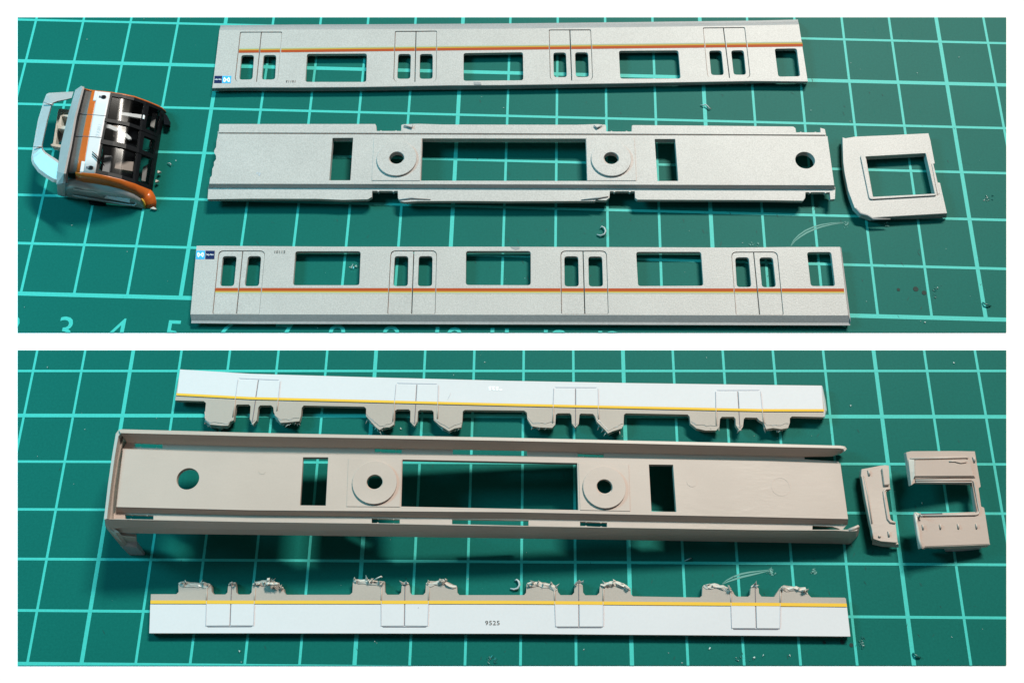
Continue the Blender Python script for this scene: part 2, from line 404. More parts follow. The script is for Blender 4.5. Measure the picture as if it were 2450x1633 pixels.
foldA = [(525, 72.5), (700, 71.2), (900, 70.2), (1220, 69), (1500, 65.5), (1820, 61), (1911.5, 59)]
lipA = [(527, 65.3), (700, 63.8), (900, 63), (1220, 61), (1500, 58), (1820, 54), (1909.7, 51.7)]
outA = foldA + [(1932.6, 195), (1800, 193.8), (1500, 198.8), (1200, 203.4), (1074, 204), (863, 208), (700, 209), (600, 208.8), (508, 210.5), (512, 180)]
pa = side_panel('silver train side panel lying upside down, stripe above its windows, top of the upper mat', outA, foldA, lipA, 0.03, holesA, doorsA,
    [('orange_stripe', ORANGE, [(571, 120.8), (1920.5, 105.3)], [(570.5, 126.7), (1920.8, 111.6)]),
     ('yellow_stripe', YELLOW2, [(571, 118.2), (1919.5, 102.6)], [(571, 120.8), (1920.5, 105.3)]),
     ('pale_stripe', PALE, [(571, 115.4), (1919, 99.8)], [(571, 117.6), (1919.5, 102)])], hA, tA, 0, (1220, 135), False)
pl = [(508, 210.5), (600, 208.8), (700, 209), (863, 208), (1074, 204), (1200, 203.4), (1500, 198.8), (1800, 193.8), (1932.6, 195)]
pd = [7, 8.5, 8.5, 9.5, 10, 9.5, 9.5, 5.5, 1]
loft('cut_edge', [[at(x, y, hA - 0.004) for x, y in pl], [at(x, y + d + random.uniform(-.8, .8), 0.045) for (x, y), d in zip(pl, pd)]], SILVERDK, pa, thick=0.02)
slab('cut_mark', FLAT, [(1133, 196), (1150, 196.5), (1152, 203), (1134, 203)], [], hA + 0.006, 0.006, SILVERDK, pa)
def logo(fr, h, blue, navy, parent, rot):
    b = slab('logo_tile', fr, blue, [], h + 0.004, 0.003, BLUE, parent, 0)
    nt_ = slab('name_tile', fr, navy, [], h + 0.004, 0.003, NAVY, parent, 0)
    cx = sum(p[0] for p in blue) / 4; cy = sum(p[1] for p in blue) / 4; sc = (blue[1][0] - blue[0][0]) / 2
    up = -1 if not rot else 1
    # heart-like M emblem: two lobes joined by a V, drawn as an open ring
    pts = [(-.72, .45), (-.5, .62), (-.22, .42), (0, .05), (.22, .42), (.5, .62), (.72, .45), (.78, .05), (.6, -.45), (.42, -.55), (.28, -.3), (0, -.05), (-.28, -.3), (-.42, -.55), (-.6, -.45), (-.78, .05)]
    hl = [(.30, .05), (.48, .28), (.56, .05), (.46, -.22)]; h2 = [(-x, y) for x, y in hl][::-1]
    T = lambda L: [(cx + x * sc, cy + y * up * sc) for x, y in L]
    slab('emblem', fr, T(pts), [T(hl), T(h2)], h + 0.0065, 0.002, PRINTW_GLARE, b, 0)
    nx = sum(p[0] for p in navy) / 4; ny = sum(p[1] for p in navy) / 4
    text('lettering', 'Tokyo Metro', 0.042, fr, nx, ny, h, PRINTW_GLARE, nt_, ang=math.pi if rot else 0, lift=0.006, bold=0.001, sx=0.62)
logo(FLAT, hA, [(532.2, 181.8), (553.6, 181.9), (552, 199), (531, 199)], [(513.4, 181.7), (531.6, 181.8), (530.4, 199), (512, 199)], pa, True)
for k, ch in enumerate('10115'): text('lettering', ch, 0.072, FLAT, 706 - k * 5.0, 195.2, hA, INK, pa, ang=math.pi - 0.01, lift=0.004, bold=0.002)

hB, tB = 0.17, 0.085
rB = [0.10, 0.10, 0.03, 0.03]
doorsB = [
 dict(o=[(523, 599), (634.3, 599.4), (620.6, 750.5), (508, 750.3)], c=[(580.5, 599), (565.2, 750.4)], r=rB, w=[[(532.3, 611.6), (566, 611.6), (559.2, 683.3), (525.7, 683.3)], [(592.9, 611.6), (624.5, 611.6), (619, 683.3), (584.5, 683.3)]]),
 dict(o=[(934.7, 599), (1045.3, 599), (1041.4, 750.5), (926.7, 750.5)], c=[(990, 599), (984.7, 750.5)], r=rB, w=[[(943.9, 611.6), (976.8, 611.6), (975.5, 683.3), (940.4, 683.3)], [(1001.8, 611.6), (1034.8, 611.6), (1033.5, 683.3), (999.2, 683.3)]]),
 dict(o=[(1341, 599.5), (1451.6, 599.5), (1456, 751), (1343, 750.7)], c=[(1395, 599.5), (1399.5, 750.8)], r=rB, w=[[(1350.2, 612.1), (1383.7, 612.1), (1385, 684), (1351, 684)], [(1407.6, 612.6), (1441, 612.6), (1443, 684), (1409, 684)]]),
 dict(o=[(1749.4, 602.2), (1860.2, 601.7), (1875, 753), (1760.7, 752.6)], c=[(1803.4, 602), (1818, 752.8)], r=rB, w=[[(1759.2, 614.8), (1792, 614.2), (1798.2, 685.4), (1763.4, 685.4)], [(1817, 614.9), (1849.7, 614.9), (1857.2, 685.4), (1823.5, 686)]])]
holesB = [[(706.7, 601), (863, 600.8), (859.6, 682), (700.7, 682)], [(1115, 600.3), (1269.8, 600.3), (1269.8, 682), (1114.4, 681.4)],
          [(1522, 602.4), (1677.5, 602.4), (1683, 683.3), (1526.7, 684)], [(1930.7, 603), (1988.7, 602.5), (1998.3, 684), (1940, 684)]]
foldB = [(455.5, 751.5), (600, 752), (1000, 752.5), (1400, 753.2), (1820, 754.2), (2029.5, 754.4)]
lipB = [(458, 766.8), (600, 768.3), (1000, 769.2), (1400, 770.2), (1820, 771.5), (2033.4, 772)]
outB = [(470.4, 587.8), (560, 588.2), (800, 589.8), (1220, 590), (1500, 591), (1750, 592), (1880, 590.8), (2010, 590.4)] + foldB[::-1]
pb = side_panel('silver train side panel the right way up, stripe below its windows, above the mat numbers', outB, foldB, lipB, 0.10, holesB, doorsB,
    [('orange_stripe', ORANGE, [(515.5, 688.5), (2019.5, 690)], [(515, 695.9), (2020.4, 697)]),
     ('yellow_stripe', YELLOW2, [(515, 695.9), (2020.4, 697)], [(514.8, 698.8), (2020.8, 700)]),
     ('pale_stripe', PALE, [(514.8, 698.8), (2020.8, 700)], [(514.5, 701.4), (2021.2, 702.4)])], hB, tB, 0, (1240, 680), True)
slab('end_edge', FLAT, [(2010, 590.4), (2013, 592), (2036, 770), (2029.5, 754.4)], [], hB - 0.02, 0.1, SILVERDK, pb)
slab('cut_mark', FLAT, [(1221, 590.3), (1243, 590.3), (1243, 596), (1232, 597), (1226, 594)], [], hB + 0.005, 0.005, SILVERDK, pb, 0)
logo(FLAT, hB, [(470, 599.5), (490.8, 599.5), (489.6, 619.5), (468.2, 619.5)], [(492, 599.5), (513.8, 599.6), (512.8, 619.6), (490.9, 619.6)], pb, False)
for k, ch in enumerate('10115'): text('lettering', ch, 0.082, FLAT, 657.5 + k * 5.7, 603, hB, INK, pb, lift=0.004, bold=0.002)

# ------------------------------------------------------------------ silver underframe (upper mat)
hC = 0.34
c = at(1240, 380); uf = thing('underframe', 'long silver underframe plate with two round bosses and cut-outs, between the side panels', 'train underframe', (c.x, c.y, 0))
plate = [(521.7, 320), (900, 321.8), (1220, 322.8), (1500, 323.6), (1820, 324.6), (1979.6, 326), (1996, 442.8), (1820, 442.4), (1400, 441.2), (1220, 440.8), (900, 440), (600, 439.5), (500.7, 439.3),
         (503, 425), (507, 420), (508, 404), (512, 396), (511.8, 388), (517, 381), (516.6, 372), (512.5, 366), (512.6, 360), (517, 352), (518, 338)]
slab('plate', FLAT, plate, [[(795.5, 330), (845, 329.6), (838.3, 431.4), (787.6, 431.4)], [(1010.3, 331.2), (1401.6, 331.6), (1404.6, 433), (1006.3, 432.2)], [(1566.3, 332.5), (1615.5, 332.5), (1623, 433), (1573, 433)],
      disc(FLAT, 949, 377.3, 17, hC), disc(FLAT, 1462.6, 378, 17, hC), disc(FLAT, 1926.3, 383.3, 23.6, hC)], hC, 0.13, SILVER, uf)
for px, x0, x1, x2, x3, cy in ((949, 894.5, 1008.5, 1005, 889, 379.6), (1462.4, 1402.4, 1517.5, 1522.5, 1405, 380.5)):
    pad = slab('boss_pad', FLAT, [(x0, 329.3), (x1, 329.6), (x2, 431.8), (x3, 431.5)], [disc(FLAT, px, cy - 2, 17.5, hC + 0.012)], hC + 0.012, 0.012, SILVER, uf, 0.004)
    ring('boss', FLAT, px, cy - 1.2, 48, 18, hC + 0.05, 0.038, SILVER, pad, 0.006)
def flange(px, h, nm='flange'):
    return slab(nm, FLAT, px, [], h, 0.08, SILVER, uf)
hF = 0.25
slab('groove_floor', FLAT, [(521.5, 314), (1220, 316), (1976, 319), (1977, 329), (1220, 327), (521, 324)], [], hC - 0.06, 0.04, SILVER, uf, 0)
loft('step_face', [[at(x, y, hC - 0.003) for x, y in ((500.7, 439.3), (600, 439.5), (900, 440), (1220, 440.8), (1400, 441.2), (1820, 442.4), (1996, 442.8))], [at(x, y, hF - 0.003) for x, y in ((498.9, 449.6), (600, 449.8), (900, 450.2), (1220, 450.8), (1400, 451.2), (1820, 452.6), (1998, 453.2))]], SILVER, uf, thick=0.012)
flange([(524.4, 296.4), (897.8, 296.4), (900.4, 301.7), (901, 313), (909, 313), (911, 311), (914, 313), (945, 313), (947.5, 311), (950, 313), (959.7, 313), (959.9, 299), (965, 297), (1000, 295.8), (1060, 297.6), (1220, 298), (1380, 298.2), (1430, 296.6), (1448, 298.2), (1450.3, 301),
        (1450.8, 314), (1460, 314.4), (1463, 312.3), (1466, 314.4), (1496, 314.4), (1499, 312.3), (1502, 314.4), (1511, 314.4), (1511.4, 301), (1514.4, 299), (1700, 300.4), (1898, 302.5), (1903.6, 306.6), (1905, 316.3), (1913, 316.3), (1916, 314.8), (1919, 316.3), (1948, 316.3), (1951, 314.8), (1954, 316.3),
        (1963, 316.3), (1962.4, 305.2), (1974, 308.8), (1976.5, 322.8), (1700, 321.2), (1200, 319.3), (900, 318.4), (523, 317.2)], hC - 0.015)
flange([(499.5, 444), (1998, 447), (1998.5, 453), (1997.5, 476), (1987, 477), (1985.5, 459.8), (1978, 460), (1975, 462), (1972, 459.6), (1941, 459.5), (1938, 461.5), (1935, 459.6), (1927, 460), (1926.5, 473), (1921.5, 480), (1820, 478.6), (1525, 477.4), (1519.6, 473), (1519, 457.5), (1510, 457.4), (1507, 460), (1504, 457.4),
        (1473, 457.4), (1470, 460), (1467, 457.4), (1459.2, 457.4), (1458, 473), (1450, 479), (1425, 478), (1424, 480.5), (1330, 481), (1220, 481.5), (1100, 480.5), (1000, 481), (969, 483), (958, 481), (952.3, 473.8), (951.8, 456.6), (944, 456.6), (941, 459), (938, 456.6), (908, 456.4), (905, 459), (902, 456.4), (890.6, 456.5),
        (889.5, 471), (880, 476.6), (820, 478), (760, 475.5), (600, 475.2), (496.7, 476.4), (498.6, 450)], hF)
for p in ([(615, 411), (619, 413), (616, 417), (613, 415)], [(620, 413), (624, 414), (622, 421), (618, 420)]):
    slab('scratch', FLAT, p, [], hC + 0.003, 0.002, FAINT, uf, 0)
for a in ([(955, 478), (985, 474), (1030, 477)], [(1455, 470), (1430, 474), (1390, 478)], [(966, 300), (985, 305), (988, 298)], [(1421, 300), (1428, 306), (1442, 299)]):
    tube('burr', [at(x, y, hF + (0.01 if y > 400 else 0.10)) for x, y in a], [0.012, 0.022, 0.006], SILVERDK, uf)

# ------------------------------------------------------------------ silver end plate (upper mat, right)
c = at(2140, 420); ep = thing('end_plate', 'small silver train end plate with a square window opening, right of the underframe', 'train end plate', (c.x, c.y, 0))
hE = 0.17
slab('plate', FLAT, [(2016, 328.7), (2023, 331), (2046, 327), (2120, 324), (2221.3, 319), (2226, 336), (2236.5, 391), (2233, 392), (2243.4, 436), (2249, 437.5), (2265.5, 509.5), (2180, 514.5), (2094, 519.5), (2086, 521), (2061, 513), (2044.5, 496), (2029.3, 455), (2021, 414), (2017.5, 387), (2016.5, 355)],
     [[(2071.5, 375), (2214.4, 367), (2236, 463.2), (2088.7, 471)]], hE, 0.12, SILVER, ep, hr=0.02)
slab('window_rim', FLAT, [(2058.3, 369.5), (2216, 360.8), (2243, 466.8), (2080.5, 476.4)], [[(2070.5, 374.4), (2214.8, 366.4), (2236.8, 463.6), (2088.2, 471.6)]], hE + 0.03, 0.04, SILVER, ep, 0.008, r=0.06, hr=0.02)
slab('window_rib', FLAT, [(2229, 391), (2232.5, 391), (2248.5, 462), (2243.4, 466)], [], hE + 0.012, 0.012, SILVER, ep, 0.004)
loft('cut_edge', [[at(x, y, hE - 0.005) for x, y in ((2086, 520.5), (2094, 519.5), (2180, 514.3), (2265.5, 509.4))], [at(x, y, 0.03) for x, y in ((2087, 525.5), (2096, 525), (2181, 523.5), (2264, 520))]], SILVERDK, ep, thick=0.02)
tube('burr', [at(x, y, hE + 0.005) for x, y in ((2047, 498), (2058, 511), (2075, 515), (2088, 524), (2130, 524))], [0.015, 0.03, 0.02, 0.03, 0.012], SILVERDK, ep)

# ------------------------------------------------------------------ cab front (upper mat, left)
c = at(270, 440); cab = thing('cab_front', 'orange, white and silver train cab front with black windscreen, lying face up at left', 'train cab', (c.x, c.y, 0))
ZC = 0.86
# control: s, far px, near px, z fraction
prof = [(0.0, (201, 213), (158.5, 414), 1.0), (0.08, (219, 217), (181, 412), 1.0), (0.16, (234, 218.5), (199, 413), .985), (0.30, (264.5, 221.5), (228, 415), .95), (0.46, (295, 226), (260, 421.5), .86),
        (0.60, (321.8, 231.5), (291, 428.8), .74), (0.75, (351, 242), (323, 439), .55), (0.88, (378, 253), (346, 448.5), .33), (0.96, (391, 259.5), (359, 454), .16), (1.0, (395, 266), (364, 459), .03)]
def cabpt(s, t, dz=0.0):
    for i in range(len(prof) - 1):
        if s <= prof[i + 1][0] + 1e-9: break
    a, b = prof[i], prof[i + 1]; u = (s - a[0]) / (b[0] - a[0]); L = lambda p, q: p + (q - p) * u
    z = L(a[3], b[3]) * ZC
    f = at(L(a[1][0], b[1][0]), L(a[1][1], b[1][1]), z); nn = at(L(a[2][0], b[2][0]), L(a[2][1], b[2][1]), z)
    p = f.lerp(nn, t); p.z += dz + 0.02 * (4 * t * (1 - t)); return p
def cabpatch(name, s0, s1, t0, t1, mat, dz=0.0, ns=8, ntt=6, thick=0.05, parent=None, s0n=None, s1n=None):
    rows = []
    for i in range(ns + 1):
        row = []
        for j in range(ntt + 1):
            t = t0 + (t1 - t0) * j / ntt
            a = s0 if s0n is None else s0 + (s0n - s0) * j / ntt; b = s1 if s1n is None else s1 + (s1n - s1) * j / ntt
            row.append(cabpt(a + (b - a) * i / ns, t, dz))
        rows.append(row)
    o = loft(name, rows, mat, parent or cab, mat is not BLACK)
    if thick:
        m = o.modifiers.new('solid', 'SOLIDIFY'); m.thickness = thick; m.offset = -1
    # make sure normals look up
    if sum(p.normal.z for p in o.data.polygons) < 0: o.data.flip_normals()
    return o
cabpatch('grey_band', 0.012, 0.085, 0.01, 0.99, ROOFGREY, -0.01)
cabpatch('orange_band', 0.085, 0.16, 0.0, 1.0, CABORANGE, 0.0)
cabpatch('white_band', 0.16, 0.30, 0.0, 1.0, WHITE, 0.0)
for t0, t1 in ((0.0, 0.13), (0.87, 1.0)): cabpatch('white_corner', 0.125, 0.162, t0, t1, WHITE, 0.004, thick=0.01)
for tt in (0.30, 0.57):
    cabpatch('panel_joint', 0.012, 0.30, tt, tt + 0.006, SEAM, 0.003, thick=0.005)
for tt, s_ in ((0.045, 1), (0.915, 1)):
    cabpatch('lamp_slot', 0.185, 0.225, tt + 0.012, tt + 0.035, SEAM, 0.006, thick=0.01); 
    cen = cabpt(0.235, tt + 0.024, 0.012); rr = 0.055
    vs = [cen] + [cen + Vector((rr * math.cos(k * math.pi / 8), rr * 0.8 * math.sin(k * math.pi / 8), -0.004)) for k in range(16)]
    put('lamp_lens', mesh('lamp_lens', vs, [(0, 1 + k, 1 + (k + 1) % 16) for k in range(16)]), BLACK, cab)
# number on the white band
for k, ch in enumerate('10115'): text('lettering', ch, 0.085, FLAT, 239.5 - k * 1.5, 300 + k * 6.2, ZC, FAINT, cab, ang=-1.83, lift=0.02)
# windscreen frame: bars along and across
tb_ = [0.0, 0.045, 0.335, 0.375, 0.595, 0.645, 0.955, 1.0]
for k in range(0, 8, 2): cabpatch('window_bar', 0.30, 1.0, tb_[k], tb_[k + 1], BLACK, 0.012 if k in (2, 4) else 0.0, ns=14, ntt=2, thick=0.09)
for s0, s1 in ((0.30, 0.325), (0.72, 0.785), (0.93, 1.0)): cabpatch('window_bar', s0, s1, 0.02, 0.98, BLACK, -0.004, ns=3, ntt=10, thick=0.09)
cabpatch('window_bar', 0.78, 0.95, 0.375, 0.42, BLACK, -0.004, ns=4, ntt=2, thick=0.08)
for k in (1, 3, 5):
    for s0, s1 in ((0.325, 0.72), (0.785, 0.93)):
        cabpatch('window_pane', s0, s1, tb_[k], tb_[k + 1], GLASS, -0.02, ns=12, ntt=6, thick=0)
# white slabs imitate lamp reflections in the panes; blocks are parts behind the windows
def inner(name, pts, z, thick, mat):
    return slab(name, FLAT, pts, [], z, thick, mat, cab, 0.006)
inner('pane_reflection', [(291, 268), (346, 275.5), (344.5, 284.5), (290, 275)], 0.50, 0.05, PRINTW_GLARE)
inner('pane_reflection', [(252, 297), (262, 297.5), (284, 307), (302, 318), (313, 328), (312, 333), (307, 334), (284, 318), (265, 309), (250, 304.5)], 0.56, 0.05, PRINTW_GLARE)
inner('inner_block', [(270, 293), (286, 295), (281, 327), (270, 326)], 0.48, 0.1, BEIGE)
inner('inner_block', [(278, 381.5), (291.5, 383.5), (288, 405.5), (273.5, 403)], 0.45, 0.1, BEIGE)
inner('inner_block', [(293, 384), (326, 387.5), (323, 411), (289.5, 405.5)], 0.42, 0.1, BEIGE)
inner('inner_block', [(365, 270), (387, 270.5), (380, 312), (359, 302)], 0.10, 0.06, TORN)
inner('inner_block', [(342, 399), (362, 388), (357, 437), (338, 432)], 0.12, 0.06, TORN)
inner('inner_block', [(359, 332), (374, 330), (371, 357), (356, 351)], 0.12, 0.06, TORN)
inner('inner_block', [(250, 371), (267, 372), (260, 414), (244, 412)], 0.5, 0.05, CHROME)
inner('inner_floor', [(262, 224), (330, 236), (335, 300), (330, 430), (240, 412)], 0.06, 0.03, BLACK)
# wiper
tube('wiper', [cabpt(0.235, 0.76, 0.03), cabpt(0.30, 0.81, 0.03), cabpt(0.40, 0.90, 0.03)], 0.009, BLACK, cab, 5)
tube('wiper', [cabpt(0.237, 0.79, 0.03), cabpt(0.30, 0.84, 0.03), cabpt(0.37, 0.91, 0.03)], 0.009, BLACK, cab, 5)
# near side wall
def wall(name, top, bot, ztop, zbot, mat, thick=0.05, smooth=True):
    mid = [[at(x, y, z) for (x, y), z in zip(top, ztop)], [at(x, y, z) for (x, y), z in zip(bot, zbot)]]
    return loft(name, mid, mat, cab, smooth, thick=thick)
nearx = [158.5, 181, 199, 228, 260, 291, 323, 346, 359, 364]
neary = [414, 412, 413, 415, 421.5, 428.8, 439, 448.5, 454, 459]
zs = [p[3] * ZC for p in prof]
lowx = [158, 184, 200, 228, 262, 292, 322, 338, 346, 349.5]; lowy = [432, 428, 433.5, 437.5, 443.5, 451.5, 463, 474, 485, 497]
zl = [z * 0.72 for z in zs]; zl[-1] = 0.0; zl[-2] = 0.08; zl[-3] = .17
rx_ = [364, 368, 371.8, 374, 373.2]; 
wall('side_orange', list(zip(nearx, neary))[1:], list(zip(lowx, lowy))[1:], zs[1:], zl[1:], CABORANGE)
wall('side_orange', [(359, 454), (366, 461), (371.8, 470.4), (374, 482.7), (373, 498)], [(338, 474), (342, 479), (346, 485), (348, 491), (349.5, 497)], [.14, .12, .10, .05, .0], [.17, .14, .10, .05, 0], CABORANGE)
botx = [138.5, 170, 200, 228, 262, 292, 315, 332, 340, 341]; boty = [464, 470, 474.5, 478.5, 484, 488.5, 492, 495, 497, 497.5]
wall('side_wall', list(zip([156] + lowx[1:], [430] + lowy[1:])), list(zip(botx, boty)), [ZC * .8] + zl[1:], [0.10, .09, .08, .07, .06, .05, .04, .03, .01, 0], CHROME)
wall('side_stripe', [(338.5, 474.5), (341.5, 479.5), (344, 486), (345.5, 497)], [(343, 479), (345.5, 484), (347.5, 490), (349.5, 497)], [.19, .16, .11, .012], [.17, .14, .09, .012], YELLOW2, 0.03)
# recess trim on the side wall
def trim(name, pts, zz, r, mat): tube(name, [at(x, y, z) for (x, y), z in zip(pts, zz)], r, mat, cab, 5)
trim('trim_rib', [(176, 452), (208, 457), (244, 462.5), (276, 467)], [.40, .36, .31, .26], 0.013, PRINTW_GLARE)
trim('trim_rib', [(176, 468), (220, 475), (260, 482), (300, 489), (322, 491.5), (326, 488), (327.5, 475)], [.20, .18, .16, .13, .12, .13, .2], 0.016, CHROME)
loft('side_window', [[at(255, 468, .29), at(311, 476.5, .24)], [at(249, 473, .25), at(311, 484.5, .18)]], WHITE, cab, thick=0.02)
loft('side_recess', [[at(250, 465.5, .28), at(280, 470, .27)], [at(253, 468, .27), at(280, 472.5, .26)]], BLACK, cab, thick=0.01)
slab('foot', FLAT, [(210, 474), (252, 482), (248, 490), (213, 487)], [], 0.06, 0.06, BLACK, cab)
# torn tip and burrs at the cut end
slab('torn_tip', FLAT, [(358, 498.5), (367, 494), (374.5, 499), (372, 501)], [], 0.05, 0.04, TORNW, cab)
for x, y in ((381, 409), (376, 431)): slab('burr', FLAT, [(x - 4, y - 2), (x + 4, y + 1), (x - 1, y + 4), (x - 5, y + 5)], [], 0.1, 0.05, TORNW, cab)
slab('roof_tab', FLAT, [(390, 268), (399, 275), (404.5, 287), (404, 299), (392, 298)], [], 0.16, 0.1, BLACK, cab)
# far side wall, closes the shell
farx = [p[1] for p in prof]
loft('far_wall', [[at(*p, z) for p, z in zip(farx, zs)], [Vector((q.x, q.y, 0.0)) for q in [at(*p, z) for p, z in zip(farx, zs)]]], CABORANGE, cab, True, thick=0.03)
loft('inner_lining', [[at(x + .5, y + 4, z - .03) for (x, y), z in zip(farx, zs)], [Vector((q.x, q.y, 0.0)) for q in [at(x + .5, y + 4, z - .03) for (x, y), z in zip(farx, zs)]]], BLACK, cab, True, thick=0.01)
loft('cut_end', [[cabpt(0.0, t, -0.02) for t in (0, .25, .5, .75, 1)], [cabpt(0.0, t, -0.02) + Vector((0, 0, -0.78)) for t in (0, .25, .5, .75, 1)]], BLACK, cab, thick=0.02)
# bumper ledge
ledge_r = [(200.5, 209), (199.8, 214), (182.2, 281.6), (170, 351), (156.7, 415.3), (155.7, 438)]
ledge_l = [(196.5, 207.5), (182, 217), (165.5, 275), (148, 348), (139, 411), (137.3, 440.8)]
loft('bumper_ledge', [[at(x, y, 0.93 if i < 5 else 0.78) for i, (x, y) in enumerate(ledge_r)], [at(x - 3, y, 0.95 if i < 5 else 0.78) for i, (x, y) in enumerate(ledge_r)], [at(x, y, 0.82 if i < 5 else 0.7) for i, (x, y) in enumerate(ledge_l)]], CHROME, cab, thick=0.04)
loft('bumper_side', [[at(137.3, 440.8, .7), at(146, 440, .74), at(155.7, 438, .78)], [at(138.4, 463.3, .12), at(146, 467, .1), at(156, 469.5, .1)]], CHROME, cab, thick=0.03)
loft('groove', [[at(x + 1, y, 0.90) for x, y in ledge_r[1:]], [at(x + 5.5, y, 0.88) for x, y in ledge_r[1:]]], BLACK, cab, thick=0.02)
# skirt loop
sk_o = [(176, 219.4), (150, 220.5), (117, 222.4), (110.8, 225.5), (103.7, 244), (90.4, 288.8), (79.2, 351), (75.1, 375), (75.3, 386), (78.2, 394), (90.4, 411.2), (110.8, 426.5), (127.1, 435.7), (136, 437)]
sk_i = [(171, 236), (160, 239.5), (139.4, 243.9), (127.1, 249), (123.4, 257), (113.9, 291.8), (101.6, 348), (101.6, 352), (104, 358.2), (110.8, 365.3), (122, 372.6), (136.3, 381.6), (141.2, 386), (141.4, 390.8)]
def mid(a, b, u): return (a[0] + (b[0] - a[0]) * u, a[1] + (b[1] - a[1]) * u)
rows = []
zsk = 0.72
for u, dz in ((0, -0.24), (0.0, -0.06), (0.16, 0.03), (0.9, 0.07), (1.0, 0.03), (1.0, -0.16)):
    rows.append([at(*mid(a, b, u), zsk + dz) for a, b in zip(sk_o, sk_i)])
o = loft('skirt_loop', rows, CHROME, cab, False)
for a, b in (((104, 244), (127.5, 251)), ((80, 350.5), (101.5, 351))):
    trim('skirt_joint', [a, b], [zsk + .085, zsk + .085], 0.014, CHROME)
# coupler pocket inside the loop
cp = [(139, 260), (146, 259), (166, 262), (164, 270), (146, 267.5), (132, 344), (148, 346), (146, 353.5), (124, 350), (119.5, 346), (126, 343)]
slab('coupler_bracket', FLAT, cp, [], 0.45, 0.14, COUPLER, cab, 0.01)
slab('coupler_box', FLAT, [(144, 276), (150, 273), (166, 275), (171, 283), (170, 300), (164, 311), (138, 308), (137, 300)], [[(147, 279), (161, 281), (163, 289), (158, 301), (146, 300)]], 0.55, 0.3, COUPLER, cab, 0.01)
slab('coupler_plate', FLAT, [(141, 315), (160, 312), (150, 335), (138, 338)], [], 0.3, 0.05, CHROME, cab)

# ------------------------------------------------------------------ cut side strips (lower mat)
def torn(name, fr, pts, depth, h, mat, parent, amp, fall=0.0):                # cut edge: sheared flakes along the pixel polyline
    rows = []; m = len(pts); dens = []
    for i in range(m - 1):
        k = max(1, int(abs(pts[i + 1][0] - pts[i][0]) / 8 + random.uniform(0.2, 1.0)))
        for j in range(k): dens.append(mid(pts[i], pts[i + 1], (j + (random.uniform(-.35, .35) if j else 0)) / k))
    dens.append(pts[-1])
    for u in (0.0, 0.45, 1.0):
        row = []
        for i, p in enumerate(dens):
            e = 1 if 0 < i < len(dens) - 1 else 0.3
            jx, jy = (random.uniform(-3, 3), random.uniform(-3.5, 3.5)) if 0 < u < 1 else (random.uniform(-1, 1), random.uniform(-2.2, 1.5))
            z = h + (random.uniform(0.1, 1) * amp * e if 0 < u < 1 else (-0.02 if u == 0 and not fall else 0.003)) - fall * u
            row.append(at(p[0] + jx * e, p[1] + depth * u * e + jy * e, z))
        rows.append(row)
    o = loft(name, rows, mat, parent, False, thick=0.006)
    sg = 1 if fall else -1; bm = bmesh.new(); bm.from_mesh(o.data); inv = o.matrix_basis.inverted() if not parent else (wm(parent) @ o.matrix_basis).inverted()
    for _ in range(max(2, int((pts[-1][0] - pts[0][0]) / 9))):
        a, b = random.choice(list(zip(pts, pts[1:]))); x, y = mid(a, b, random.random()); y += (depth * random.uniform(.4, 1.0) if fall else depth * random.uniform(-.1, .8))
        an = random.uniform(-1.1, 1.1); L = random.uniform(5, 13); w = random.uniform(2.0, 4.5); z0 = h - (fall * .7 if fall else -.01); zt = z0 + random.uniform(.0, .08)
        dx, dy = math.sin(an), math.cos(an) * sg
        q = [at(x - w * dy, y + w * dx, z0), at(x + w * dy, y - w * dx, z0), at(x + dx * L + random.uniform(-2, 2), y + dy * L, zt), at(x + dx * L * .45, y + dy * L * .45, zt + random.uniform(.005, .03))]
        v = [bm.verts.new(inv @ p) for p in q]; bm.faces.new((v[0], v[1], v[3])); bm.faces.new((v[1], v[2], v[3])); bm.faces.new((v[2], v[0], v[3]))
    bm.to_mesh(o.data); bm.free()
    return o
hU = 0.20
